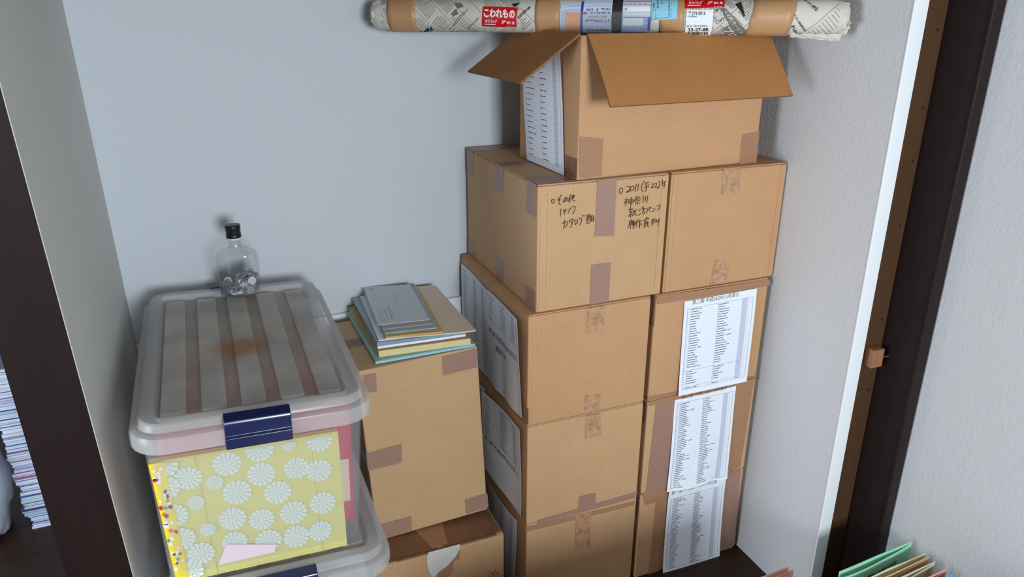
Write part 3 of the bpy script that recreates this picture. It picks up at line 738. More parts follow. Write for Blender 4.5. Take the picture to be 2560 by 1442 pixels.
# ================================================================== newspaper-wrapped tube lying across the open box
TR = .0358
PA = at(934, 47, 'y', -.062); PB = at(2120, 44, 'x', 2.228)
PA.z = 1.4435; PB.z = 1.4435
class Tube:
    def __init__(s, a, b, r):
        s.a = a; s.L = (b - a).length; s.e = (b - a).normalized(); s.up = Vector((0, 0, 1)); s.n0 = s.e.cross(s.up).normalized()
        if s.n0.y > 0: s.n0 = -s.n0
        s.r = r
    def __call__(s, u, v, off=0.0):
        a = v / s.r
        return s.a + s.e * u + (s.n0 * math.cos(a) + s.up * math.sin(a)) * (s.r + off)
    def uv(s, px, py):
        r = Vector(ray(px, py)); c = Vector(CAM) - s.a
        rp = r - s.e * r.dot(s.e); cp = c - s.e * c.dot(s.e)
        A = rp.dot(rp); B = rp.dot(cp); Cc = cp.dot(cp) - s.r ** 2
        D = B * B - A * Cc
        t = (-B - math.sqrt(max(D, 0))) / A
        p = c + r * t; w = p - s.e * p.dot(s.e)
        return Vector((p.dot(s.e), s.r * math.atan2(w.dot(s.up), w.dot(s.n0))))
tb = Tube(PA, PB, TR)
tube = thing('wrapped_tube', 'long newspaper-wrapped tube with kraft tape and red stickers, lying across the open box', 'parcel', (PA + PB) / 2 - Vector((0, 0, TR)))
M['news'] = plain('newsprint', srgb(206, 200, 188), .85, .15, vary=.05, scale=25, bump=.25, bscale=45)
M['news_ink'] = plain('newspaper_ink', srgb(104, 102, 98), .85, .1)
M['news_blk'] = plain('newspaper_black', srgb(42, 40, 38), .8, .2)
M['news_grey'] = plain('newspaper_grey', srgb(112, 112, 108), .8, .2)
M['kraft'] = plain('kraft_tape', srgb(184, 140, 98), .42, .45, vary=.08, scale=40, bump=.35, bscale=30)
M['red'] = plain('red_sticker', srgb(206, 20, 24), .35, .5)
M['white'] = plain('white_label', srgb(232, 234, 236), .6, .3)
M['blue'] = plain('blue_print', srgb(44, 70, 170), .6, .3)
M['blue_lt'] = plain('pale_blue_print', srgb(160, 176, 226), .6, .3)
M['sky'] = plain('light_blue_paper', srgb(146, 202, 222), .7, .2)
M['orange'] = plain('orange_label', srgb(240, 168, 120), .7, .2)
M['slip'] = plain('slip_paper', srgb(196, 204, 220), .6, .3, vary=.04, scale=40)
M['tape_clear'] = translucent('clear_tape', srgb(206, 210, 206), .88, .15)
# body of the roll: rings with crumpled ends
mb = MB(); NU, NA = 120, 40
def rad(u, a):
    t = min(u, tb.L - u)
    k = 1.0 + .016 * noise.noise((u * 14, math.cos(a) * 1.5, math.sin(a) * 1.5))
    if t < .045:
        q = t / .045
        k *= (.55 + .45 * math.sqrt(max(0, 1 - (1 - q) ** 2)))
        k *= 1 + .16 * (1 - q) * noise.noise((u * 60, math.cos(a) * 3.5 + 9, math.sin(a) * 3.5))
    return tb.r * k
us = sorted(set([0, .004, .009, .015, .022, .03, .038, .046] + list(np.linspace(.05, tb.L - .05, NU)) + [tb.L - x for x in (0, .004, .009, .015, .022, .03, .038, .046)]))
vs = []
for u in us:
    for k in range(NA):
        a = 2 * math.pi * k / NA
        vs.append(tb.a + tb.e * u + (tb.n0 * math.cos(a) + tb.up * math.sin(a)) * rad(u, a))
fs = [(i * NA + k, i * NA + (k + 1) % NA, (i + 1) * NA + (k + 1) % NA, (i + 1) * NA + k) for i in range(len(us) - 1) for k in range(NA)]
vs += [tb.a + tb.e * .006, tb.a + tb.e * (tb.L - .006)]
n_ = len(us) * NA
fs += [(n_, (k + 1) % NA, k) for k in range(NA)] + [(n_ + 1, (len(us) - 1) * NA + k, (len(us) - 1) * NA + (k + 1) % NA) for k in range(NA)]
mb.add(vs, fs); mb.build('newspaper_wrap', M['news'], tube, smooth=True)
UP_ = lambda x: tb.uv(x, 45).x
OFF = .0014
def tring(xa, xb, mat, name, sl=.0, off=OFF):
    mb = MB(); u0, u1 = UP_(xa), UP_(xb); h = math.pi * TR
    mb.slab(lambda a, b, o: tb(u0 + (u1 - u0) * a + sl * math.sin(b * 6.28) + .0012 * noise.noise((b * 14, a * 3, u0)), -h + 2 * h * b, off + o + .0008 * noise.noise((a * 3 + u0 * 30, b * 16, 0))), 6, 40, .0005)
    return mb.build(name, mat, tube, smooth=True)
def tpatch(quad, mat, name, off=OFF, nu=8, nv=8, parent=None, t=.0004):
    mb = MB(); strip(mb, tb, quad, off, nu=nu, nv=nv, t=t); return mb.build(name, mat, parent or tube, smooth=False)
def tq(mb, pts, off, i=0, nu=4, nv=4):
    q = [tb.uv(*p) for p in pts]
    mb.grid(lambda a, b: tb(*((q[3] * (1 - a) + q[2] * a) * (1 - b) + (q[0] * (1 - a) + q[1] * a) * b), off), nu, nv, i)
# newsprint columns
mb = MB(); rr = random.Random(3)
HS = .50 * math.pi * TR
def newsprint(xa, xb, ang, seed, size=.0022, gap=.0042, colw=.045):
    r = random.Random(seed); u0, u1 = UP_(xa), UP_(xb); c, s = math.cos(ang), math.sin(ang)
    uc = (u0 + u1) / 2; W2 = (u1 - u0) / 2 + .06
    col = -W2
    while col < W2:
        cw = colw * r.uniform(.5, 1.3); kind = r.random()
        y = -W2
        while y < W2:
            if kind < .68:
                x = col; e = col + cw * (.95 if r.random() < .8 else r.uniform(.3, .9))
                while x < e:
                    g = r.uniform(.0012, .0024)
                    P = [(x, y), (x + g, y), (x + g, y + size * .8), (x, y + size * .8)]
                    Q = [(uc + a * c - b * s, a * s + b * c) for a, b in P]
                    if all(u0 < q[0] < u1 and -HS < q[1] < HS for q in Q): mb.add([tb(q[0], q[1], .0011) for q in Q], [(0, 1, 2, 3)], 0)
                    x += g + r.uniform(.0003, .0012)
            y += gap * (1 if r.random() < .9 else 3)
        # column rule
        for kk in range(40):
            a0 = -W2 + kk * (2 * W2 / 40); b0 = col + cw + .004
            P = [(b0, a0), (b0 + .0006, a0), (b0 + .0006, a0 + 2 * W2 / 40), (b0, a0 + 2 * W2 / 40)]
            Q = [(uc + a * c - b * s, a * s + b * c) for a, b in P]
            if all(u0 < q[0] < u1 and -HS < q[1] < HS for q in Q): mb.add([tb(q[0], q[1], .0011) for q in Q], [(0, 1, 2, 3)], 0)
        col += cw + .010
newsprint(952, 972, .5, 4, .0014, .0032, .03)
newsprint(1036, 1205, .80, 5, .0016, .0048, .03)
newsprint(1300, 1340, .8, 6, .0016, .0048, .03)
newsprint(1205, 1300, .8, 8, .0016, .0048, .03)
newsprint(1712, 1880, -.72, 9, .0015, .0040, .035)
newsprint(1985, 2100, -.80, 10, .0012, .0075, .05)
mb.build('small_print', None, tube, mats=[M['news_ink']], recalc=False)['kind'] = 'stuff'
def ttext(s, p0, p1, hpx, i=0, bold=0.0, off=.0016, shear=0.0, m=None):
    a, b = tb.uv(*p0), tb.uv(*p1); mm = m or MB()
    put_text(mm, tb, s, (a.x, a.y), (b.x, b.y), hpx * .00090, off, bold, shear, i)
    if m is None: mm.build('newspaper_lettering', [M['news_blk'], M['news_grey'], M['news']][i], tube, recalc=False).data.polygons.foreach_set('material_index', [0] * len(mm.f))
def tblock(pts, off, i=0, nu=4, nv=4):
    mm = MB(); tq(mm, pts, off, 0, nu, nv); mm.build('newspaper_picture', [M['news_blk'], M['news_grey'], M['news']][i], tube, recalc=False)
ttext('あなたの本当のスイングが見える', (1125, 74), (1172, 26), 6)
ttext('株式会社 ACCESS', (1172, 72), (1198, 46), 5)
ttext('EZ◎NE', (1298, 47), (1328, 20), 6, bold=.02)
ttext('バイ', (1074, 84), (1088, 70), 12, bold=.05)
tblock([(1055, 84), (1070, 68), (1074, 73), (1060, 88)], .0016)
tblock([(1128, 36), (1142, 22), (1146, 36), (1134, 40)], .0016, 1)
tblock([(1138, 8), (1152, 8), (1160, 18), (1144, 22)], .0016, 1)
tblock([(1279, 11), (1300, 8), (1292, 16), (1286, 18)], .0016)
# grey advertisement band with white lettering, running down to the right
tblock([(1788, 24), (1812, 20), (1880, 84), (1820, 88)], .0015, 1, 10, 10)
tblock([(1838, 12), (1852, 6), (1862, 40), (1860, 42)], .0016, 0, 5, 5)
ttext('高速プロ', (1781, 36), (1826, 92), 21, 2, .03, .0020)
ttext('イの新サービス', (1808, 30), (1852, 82), 9, 2, .02, .0020)
ttext('39ヒ', (2027, 18), (2041, 30), 8, 0, .03)
ttext('月額使用料を', (2008, 2), (2026, 16), 6, 0, .01)
ttext('フィデリティ投信株式会社', (1976, 30), (2012, 78), 5, 0, .02)
ttext('Fidelity', (1974, 68), (1998, 90), 10, 0, .01)
# creases at the right end: a folded lip under the roll
mb = MB(); u0, u1 = UP_(1985), tb.L - .012
mb.slab(lambda a, b, o: tb(u0 + (u1 - u0) * a, -(.036 + .012 * b) + .002 * noise.noise((a * 6, b, 0)), .001 + o + .007 * b * (.4 + a) + .0025 * noise.noise((a * 9, b * 3, 4))), 16, 5, .0006)
mb.build('folded_lip', M['news'], tube)
for side in (0, 1):     # crumpled paper at the two ends
    mb = MB()
    for k in range(9):
        u = (.004 + .018 * R.random()) if side == 0 else tb.L - (.004 + .020 * R.random())
        a = R.uniform(-1.2, 1.2); c = tb.a + tb.e * u + (tb.n0 * math.cos(a) + tb.up * math.sin(a)) * TR * .74
        pts = [c + Vector((R.uniform(-1, 1), R.uniform(-1, 1), R.uniform(-1, 1))) * .011 for _ in range(4)]
        mb.add(pts, [(0, 1, 2), (0, 2, 3), (0, 3, 1), (1, 3, 2)])
    mb.build('crumpled_end', M['news'], tube)
tring(968, 1038, M['kraft'], 'kraft_tape_band', .002); tring(1338, 1398, M['kraft'], 'kraft_tape_band'); tring(1650, 1711, M['kraft'], 'kraft_tape_band'); tring(1878, 1984, M['kraft'], 'kraft_tape_band', -.006)
# red stickers
def sticker(quad, name='red_sticker'):
    s_ = tpatch(quad, M['red'], name, OFF + .0004, 8, 10); s_['label'] = 'red fragile sticker with white Japanese lettering'
    L_ = MB(); q = [tb.uv(*p) for p in quad]
    def P(a, b): return (q[3] * (1 - a) + q[2] * a) * (1 - b) + (q[0] * (1 - a) + q[1] * a) * b
    hgt = (q[0] - q[3]).length
    put_text(L_, tb, 'こわれもの', P(.05, .47), P(.95, .47), hgt * .42, OFF + .0013, .045)
    put_text(L_, tb, 'ゆうパック', P(.09, .20), P(.42, .20), hgt * .19, OFF + .0013, .03, .25)
    a, b = P(.07, .135), P(.40, .135); ribbon(L_, tb, [a, b], .0014, OFF + .0013)
    put_text(L_, tb, 'JP', P(.56, .17), P(.68, .17), hgt * .19, OFF + .0013, .03, .25)
    put_text(L_, tb, '郵便局', P(.73, .17), P(.95, .17), hgt * .16, OFF + .0013, .02)
    a, b = P(.72, .04), P(.95, .04); ribbon(L_, tb, [a, b], .0006, OFF + .0013)
    L_.build('lettering', M['white'], s_, recalc=False)
sticker([(1209, 17), (1295, 20), (1291, 67), (1206, 64)])
sticker([(1712, -24), (1812, -25), (1811, 19), (1712, 22)])
# address label
lb = tpatch([(1717, 25), (1784, 25), (1776, 88), (1711, 86)], M['white'], 'address_label', OFF + .0003, 6, 10)
L_ = MB()
ttext('〒274-0816', (1721, 38.5), (1763, 38), 8, 0, .0, OFF + .0012, m=L_)
ttext('千葉県船橋市', (1719, 43.5), (1743, 43), 3.4, 0, .0, OFF + .0012, m=L_)
ttext('差出店 千葉市若松郵便局', (1716, 65.5), (1768, 65), 3.6, 0, .0, OFF + .0012, m=L_)
ttext('33-27-88', (1720, 76.5), (1770, 76), 10, 0, .02, OFF + .0012, m=L_)
x = 1719
while x < 1770: tq(L_, [(x, 77.5), (x + 1.4, 77.5), (x + 1.3, 84), (x, 84)], OFF + .0012, 0, 1, 2); x += R.choice((2.2, 3, 3.6))
L_.build('lettering', M['news_blk'], lb, recalc=False)
# delivery slips under clear tape
sl = tpatch([(1402, 14), (1454, 8), (1452, 88), (1402, 88)], M['slip'], 'delivery_slip', OFF + .0001, 6, 10)
tpatch([(1412, 41), (1412.01, 41), (1410, 88), (1409, 88)], M['white'], 'slip_edge', OFF + .0004, 2, 8, sl)
tpatch([(1416, 31), (1451, 32), (1450, 90), (1413, 90)], M['orange'], 'orange_label', OFF + .0006, 4, 10, sl)
L_ = MB()
tq(L_, [(1412, 25), (1452, 25), (1452, 28), (1411, 28)], OFF + .0010, 1); ttext('ゆうパック伝票', (1424, 18), (1450, 16), 4, 1, m=L_, off=OFF + .001)
tq(L_, [(1456, 6), (1461, 6), (1458, 88), (1453, 88)], OFF + .0012, 2, 2, 10)
L_.build('lettering', None, sl, mats=[M['ink'], M['blue_lt'], M['blue']], recalc=False)
sm = tpatch([(1461, 3), (1533, 1), (1528, 88), (1458, 88)], M['slip'], 'delivery_slip', OFF + .0003, 6, 10)
L_ = MB(); rr = random.Random(5)
def scrawl(x0, x1, y, h, i=0):
    x = x0
    while x < x1:
        w = rr.uniform(3, 6)
        for _ in range(3):
            a = (x + rr.uniform(0, w), y + rr.uniform(-h, h) / 2); b = (x + rr.uniform(0, w), y + rr.uniform(-h, h) / 2); c2 = (x + rr.uniform(0, w), y + rr.uniform(-h, h) / 2)
            ribbon(L_, tb, [tb.uv(*a), tb.uv(*b), tb.uv(*c2)], .0008, OFF + .0012, i)
        x += w + 1
scrawl(1466, 1482, 25, 7); scrawl(1492, 1496, 25, 6); scrawl(1502, 1526, 24, 6); scrawl(1476, 1486, 32, 5); scrawl(1492, 1524, 32, 6)
scrawl(1468, 1512, 42, 6, 3); scrawl(1464, 1524, 51, 8); scrawl(1468, 1522, 73, 7); scrawl(1474, 1520, 80, 4)
for y_ in (16, 36, 58, 65): tq(L_, [(1461, y_), (1530, y_), (1530, y_ + .6), (1461, y_ + .6)], OFF + .0008, 1, 4, 1)
for y_ in (31, 80): tq(L_, [(1459, y_), (1467, y_), (1467, y_ + 5), (1459, y_ + 5)], OFF + .0010, 2)
L_.build('lettering', None, sm, mats=[M['ink'], M['blue_lt'], M['red'], M['tape']], recalc=False)
tring(1530, 1556, M['news_blk'], 'black_print_band', .0, OFF - .0004)
s2 = tpatch([(1560, -4), (1628, -4), (1626, 88), (1554, 88)], M['slip'], 'delivery_slip', OFF + .0004, 6, 10)
L_ = MB()
for pts in ([(1560, 5), (1628, 5), (1628, 6.4), (1560, 6.4)], [(1560, 14), (1628, 14), (1628, 15), (1560, 15)]): tq(L_, pts, OFF + .0012, 2, 4, 1)
tq(L_, [(1556, 43), (1627, 43), (1627, 44), (1556, 44)], OFF + .0012, 3, 4, 1)
tq(L_, [(1556, 44), (1622, 44), (1620, 74), (1554, 74)], OFF + .0008, 1)
tq(L_, [(1558, 45), (1609, 45), (1607, 63), (1557, 63)], OFF + .0011, 4); tq(L_, [(1620, 44), (1627, 44), (1625, 74), (1619, 74)], OFF + .0012, 3, 2, 6)
tq(L_, [(1560, 16), (1626, 16), (1626, 39), (1558, 39)], OFF + .0008, 4)
ttext('寿', (1561, 28), (1568, 28), 7, 0, m=L_, off=OFF + .0014); ttext('JP 郵便局', (1601, 71), (1617, 71), 2.8, 2, m=L_, off=OFF + .0014)
for k_ in range(5): ttext('円', (1562 + k_ * 12, 12.5), (1565.5 + k_ * 12, 12.5), 3.4, 3, m=L_, off=OFF + .0014)
x = 1553
while x < 1614: tq(L_, [(x, 77), (x + 1.2, 77), (x + 1.1, 83), (x, 83)], OFF + .0013, 0, 1, 1); x += rr.choice((1.8, 2.4, 3.2))
L_.build('lettering', None, s2, mats=[M['ink'], M['blue_lt'], M['red'], M['blue'], M['white']], recalc=False)
sk = tpatch([(1628, -6), (1694, -8), (1692, 46), (1628, 50)], M['sky'], 'blue_notice', OFF + .0007, 6, 8); sk['label'] = 'light blue notice with vertical Japanese print'
L_ = MB()
for i_, (ch, x_, y_, s_) in enumerate([(c, 1632, 12 + 5 * k, 4.2) for k, c in enumerate('い開封後')] + [(c, 1642, 6 + 5.5 * k, 5) for k, c in enumerate('願ます。')] + [(c, 1671, 6 + 4.2 * k, 3.4) for k, c in enumerate('の為お受取り下さい')] + [(c, 1653, 4 + 4.2 * k, 3.4) for k, c in enumerate('開封前')]):
    ttext(ch, (x_, y_), (x_ + s_, y_ - .1), s_ * .95, 0, .02, OFF + .0014, m=L_)
for a, b in (((1639, -4), (1639, 47)), ((1678, -4), (1677, 42))): ribbon(L_, tb, [tb.uv(*a), tb.uv((a[0] + b[0]) / 2, 20), tb.uv(*b)], .0006, OFF + .0014)
ribbon(L_, tb, [tb.uv(1629, 48), tb.uv(1652, 45), tb.uv(1677, 42)], .0006, OFF + .0014)
L_.build('lettering', M['news_blk'], sk, recalc=False)
tpatch([(1404, 30), (1632, 30), (1628, 90), (1402, 90)], M['tape_clear'], 'clear_tape', OFF + .0026, 24, 10)

# ================================================================== plastic storage bins
def rrect(w, d, r, n=6):
    pts = []
    for cx, cy, a0 in ((w - r, r, -90), (w - r, d - r, 0), (r, d - r, 90), (r, r, 180)):
        for k in range(n + 1):
            a = math.radians(a0 + 90 * k / n); pts.append((cx + r * math.cos(a), cy + r * math.sin(a)))
    return pts
def loft(mb, fr, w, d, rad_, prof, cap=True, i=0):
    rings = []
    for ins, z in prof:
        r_ = max(rad_ - ins, .010)
        rings.append([fr.pt(ins + x, ins + y_, z) for x, y_ in rrect(w - 2 * ins, d - 2 * ins, r_)])
    n = len(rings[0]); vs = [p for r_ in rings for p in r_]
    fs = [(a * n + k, a * n + (k + 1) % n, (a + 1) * n + (k + 1) % n, (a + 1) * n + k) for a in range(len(rings) - 1) for k in range(n)]
    if cap: fs.append(tuple((len(rings) - 1) * n + k for k in range(n)))
    mb.add(vs, fs, i)
def bin_(fr, w, d, h, label, latch_y=0.0):
    t = thing('storage_bin', label, 'storage bin', fr.pt(w / 2, d / 2, 0), 'clear storage bins')
    mb = MB(); loft(mb, fr, w, d, .055, [(.016, h - .03), (.018, h - .06), (.028, .03), (.032, .006), (.038, 0)])
    o = mb.build('body', M['bin'], t, smooth=True); s_ = o.modifiers.new('wall', 'SOLIDIFY'); s_.thickness = .002; s_.offset = -1
    mb = MB(); loft(mb, fr, w, d, .055, [(.004, h - .050), (.001, h - .047), (0, h - .042), (0, h - .026), (.002, h - .020), (.007, h - .0165), (.013, h - .0155), (.0145, h - .012), (.0155, h - .004), (.018, h - .001), (.022, h), (.034, h), (.038, h - .0015), (.0405, h - .006), (.043, h - .0125), (.046, h - .0135)], cap=False)
    lid = mb.build('lid', M['rim'], t, smooth=True); sharpen(lid); s_ = lid.modifiers.new('wall', 'SOLIDIFY'); s_.thickness = .002; s_.offset = -1
    mb = MB(); ins = .046
    ring = rrect(w - 2 * ins, d - 2 * ins, .012); mb.prism([fr.pt(ins + x, ins + y_, h - .0155) for x, y_ in ring], [fr.pt(ins + x, ins + y_, h - .0135) for x, y_ in ring])
    mb.build('lid_panel', M['lid'], lid)
    for k in range(5):
        cx = w / 2 + (k - 2) * .0635; mb = MB(); y0_, y1_ = .060, d - .062
        ring = rrect(.041, y1_ - y0_, .006, 3)
        mb.prism([fr.pt(cx - .0205 + x, y0_ + y_, h - .0134) for x, y_ in ring], [fr.pt(cx - .0190 + x * .93, y0_ + .0015 + y_ * .995, h - .0075) for x, y_ in ring])
        bevel_mod(mb.build('rib', M['rib'], lid), .0012, 2)
    for yy, sg in ((-.009, 1), (d + .009, -1)):
        mb = MB(); c0 = w / 2 - .052; c1 = w / 2 + .052
        prof = [(0, h - .052), (0, h - .033), (.004, h - .030), (.004, h - .010), (.007, h - .004), (.026, h + .0015), (.030, h - .003), (.030, h - .012), (.012, h - .012), (.012, h - .052)]
        A = [fr.pt(c0, yy + sg * a, z_) for a, z_ in prof]; B = [fr.pt(c1, yy + sg * a, z_) for a, z_ in prof]
        mb.prism(A, B); bevel_mod(mb.build('latch', M['navy'], t), .0012, 2)
    return t
fru = Frame((.794, -.722, .853 - .325), roll=.034)
BW, BD, BH = .3885, .650, .325
bin_(fru, BW, BD, BH, 'upper clear storage bin with dusty ribbed lid and a yellow album showing through')
frb = Frame((.800, -.742, .0), roll=.034)
frb.O.z = .0134
bin_(frb, .3885, .650, .5212, 'lower clear storage bin underneath, only its lid corner and navy latch in view')

# contents of the upper bin
M['yellow'] = plain('pale_yellow_cloth', srgb(214, 206, 118), .8, .2, vary=.04, scale=300)
M['yellow_s'] = plain('bright_yellow_cloth', srgb(236, 208, 48), .8, .2)
M['flower'] = plain('white_flower_print', srgb(220, 226, 214), .85, .1)
M['crimson'] = plain('red_folder_board', srgb(196, 44, 66), .6, .3, vary=.06, scale=60)
M['cream'] = plain('cream_paper', srgb(226, 204, 178), .8, .2)
M['pinkish'] = plain('pale_pink_paper', srgb(232, 204, 212), .8, .2)
M['brownpaper'] = plain('brown_paper_stack', srgb(186, 146, 116), .8, .2, vary=.2, scale=15)
YA = -.690
def inbin(px, py, y): return at(px, py, 'y', y)
# yellow album standing at the front
fa = Face((0, YA, 0), (1, 0, 0), (0, 0, 1), (0, -1, 0))
qa = [fa.uv(356, 1140), fa.uv(846, 1064), fa.uv(851, 1352), fa.uv(440, 1450)]
fz = lambda u: BH
alb = thing('photo_album', 'pale yellow album patterned with white flowers standing at the front inside the upper bin', 'album', (.985, YA + .02, .545))
def aq(a, b): return (qa[3] * (1 - a) + qa[2] * a) * (1 - b) + (qa[0] * (1 - a) + qa[1] * a) * b
# keep the album inside the bin: straight sides between its left and right edge
ax0, ax1 = .826, 1.128
azb = lambda x: fru.pt(x - .794, 0, .0035).z + .001
azt = lambda x: fru.pt(x - .794, 0, .248).z
def alf(u, v, off=0.0):     # u along the width, v along the height (0..1)
    x = ax0 + (ax1 - ax0) * u + .010 * (1 - v) * (1 - u) - .002 * (1 - v)
    return Vector((x, YA - off, azb(x) + (azt(x) - azb(x)) * v))
mb = MB(); mb.slab(lambda a, b, o: alf(.065 + .935 * a, b, o), 10, 8, 0, t0=-.014); mb.build('cover', M['yellow'], alb)
mb = MB(); mb.slab(lambda a, b, o: alf(.072 * a, b, o), 2, 8, .0015, t0=-.016); sp = mb.build('spine', M['yellow_s'], alb); sp['label'] = 'bright yellow patterned spine'
mb = MB(); mb.slab(lambda a, b, o: alf(.065 + .93 * a, .994 + .012 * b, o), 10, 1, -.001, t0=-.013); mb.build('top_edge', M['yellow_s'], alb)
M['seam'] = plain('yellow_seam', srgb(188, 182, 96), .8, .2)
for u_ in (.225, .842):
    mb = MB(); mb.slab(lambda a, b, o: alf(u_ + .002 * a, b, o), 1, 8, .0008); mb.build('cover_seam', M['seam'], alb)
mb = MB(); rf = random.Random(12)
FX = [(567, 1159), (652, 1185), (647, 1115), (469, 1195), (741, 1169), (798, 1175), (798, 1100), (591, 1230), (693, 1230), (486, 1256), (535, 1205), (807, 1256), (431, 1288), (578, 1296), (652, 1297), (733, 1280), (801, 1326), (740, 1340), (581, 1354), (668, 1350), (447, 1347), (495, 1383), (463, 1430), (718, 1090), (514, 1323), (402, 1153), (410, 1219)]
for px, py in FX:
    c = fa.uv(px, py); u = (c.x - ax0) / (ax1 - ax0); v = (c.y - azb(c.x)) / (azt(c.x) - azb(c.x)); v = min(v, .97)
    if v < .02: continue
    rr_ = .0225 * rf.uniform(.92, 1.05) * (.6 if (px, py) in ((486, 1256), (535, 1205), (514, 1323), (718, 1090)) else 1); hx = ax1 - ax0; hz = azt(c.x) - azb(c.x)
    mb.add([alf(min(max(u + rr_ * .93 * math.cos(6.283 * j / 16) / hx, .071), .998), min(v + rr_ * .93 * math.sin(6.283 * j / 16) / hz, .992), .0003 + .00004 * FX.index((px, py))) for j in range(16)], [tuple(range(16))], 1)
    for ring, n_, r0, r1, wd in ((0, 14, .62, 1.0, .37), (1, 11, .32, .60, .46), (2, 6, 0, .30, .85)):
        for k in range(n_):
            a = 2 * math.pi * (k + .4 * ring) / n_
            P = []
            for rr2, da in ((r0, -.5 * wd * .6), (r1, -.5 * wd), (r1 * 1.04, 0), (r1, .5 * wd), (r0, .5 * wd * .6)):
                P.append((u + rr_ * rr2 * math.cos(a + da) / hx, v + rr_ * rr2 * math.sin(a + da) / hz))
            if all(.07 < p[0] < .998 and 0.002 < p[1] < .992 for p in P): mb.add([alf(p[0], p[1], .0004 + .00004 * FX.index((px, py)) + .0003) for p in P], [tuple(range(5))])
mb.build('flower_print', None, alb, mats=[M['flower'], plain('soft_flower_print', srgb(206, 212, 168), .85, .1)], recalc=False)
mb = MB(); rf = random.Random(8)
for k in range(46):    # small coloured shapes on the spine
    u, v = rf.uniform(.008, .062), rf.uniform(.02, .98); n_ = rf.choice((4, 5, 6, 8)); s_ = rf.uniform(.0025, .0048)
    P = []
    for j in range(2 * n_):
        a = math.pi * j / n_; q_ = s_ * (1 if j % 2 == 0 else rf.uniform(.45, .8)); P.append(alf(u + q_ * math.cos(a) / .3, v + q_ * 1.3 * math.sin(a) / .26, .0019))
    mb.add(P, [tuple(range(2 * n_))], rf.choice((0, 0, 0, 1, 2, 3)))
mb.build('spine_print', None, sp, mats=[M['white'], M['crimson'], plain('teal_print', srgb(40, 150, 170), .8, .2), plain('red_print', srgb(214, 90, 60), .8, .2)], recalc=False)
# red folder behind
def tilted(name, label, cat, x0_, x1_, y0_, y1_, z0_, z1_, mat):
    mb = MB(); c = [(x0_, y0_), (x1_, y0_), (x1_, y1_), (x0_, y1_)]
    mb.prism([fru.pt(x - .794, yy + .722, z0_) for x, yy in c], [fru.pt(x - .794, yy + .722, z1_) for x, yy in c])
    return tag(bevel_mod(mb.build(name, mat, loc=fru.pt((x0_ + x1_) / 2 - .794, (y0_ + y1_) / 2 + .722, z0_)), .001, 1), label, cat)
tilted('folder', 'crimson board folder standing behind the yellow album in the upper bin', 'folder', .832, 1.146, -.670, -.648, .045, .288, M['crimson'])
tilted('envelope', 'cream envelope edge beside the yellow album inside the upper bin', 'envelope', 1.07, 1.139, -.6745, -.6715, .09, .18, M['cream'])
s_ = tilted('sticker_card', 'grey card with a round print peeking above the yellow album in the upper bin', 'card', .955, 1.035, -.6735, -.6712, .20, .285, plain('grey_card', srgb(158, 162, 168), .7, .2))
c_ = at(638, 1090, 'y', -.6742)
mb = MB(); ring = [(c_.x + .013 * math.cos(k * .524), c_.z + .010 * math.sin(k * .524)) for k in range(12)]
mb.prism([(x, -.6742, z_) for x, z_ in ring], [(x, -.6735, z_) for x, z_ in ring]); mb.build('round_print', M['cream'], s_)
pc = [at(565, 1361, 'y', -.6935), at(690, 1361, 'y', -.6935), at(686, 1380, 'y', -.6935), at(545, 1412, 'y', -.6935)]
mb = MB(); mb.prism([p for p in pc], [p + Vector((0, .0007, 0)) for p in pc])
tag(mb.build('note_paper', M['pinkish'], loc=pc[3]), 'small pale pink note paper between the yellow album and the front of the bin', 'paper')
yy = -.638
for k, (w_, mt, lab) in enumerate([(.09, M['brownpaper'], 'brown paper bundle right behind the crimson folder inside the upper bin'), (.10, M['crimson'], 'red bundle in the middle of the upper bin seen through its lid'), (.11, M['brownpaper'], 'brown paper bundle behind the red bundle in the upper bin'), (.12, M['brownpaper'], 'brown bundle at the rear of the upper bin under the bottle')]):
    tilted('paper_bundle', lab, 'papers', .838 + .004 * k, 1.134 - .003 * k, yy, yy + w_, .006, .262 + .004 * (k % 2), mt); yy += w_ + .006
# pale papers in the lower bin
def lowbox(name, label, x0_, x1_, y0_, y1_, z0_, z1_, mat):
    mb = MB(); c = [(x0_, y0_), (x1_, y0_), (x1_, y1_), (x0_, y1_)]
    mb.prism([frb.pt(x - .8, yy + .742, z0_) for x, yy in c], [frb.pt(x - .8, yy + .742, z1_) for x, yy in c])
    return tag(bevel_mod(mb.build(name, mat, loc=frb.pt((x0_ + x1_) / 2 - .8, (y0_ + y1_) / 2 + .742, z0_)), .002, 1), label, 'papers')
lowbox('paper_bundle', 'pale paper bundle filling the lower bin', .842, 1.146, -.700, -.16, .006, .44, plain('pale_papers', srgb(196, 192, 198), .8, .2, vary=.06))

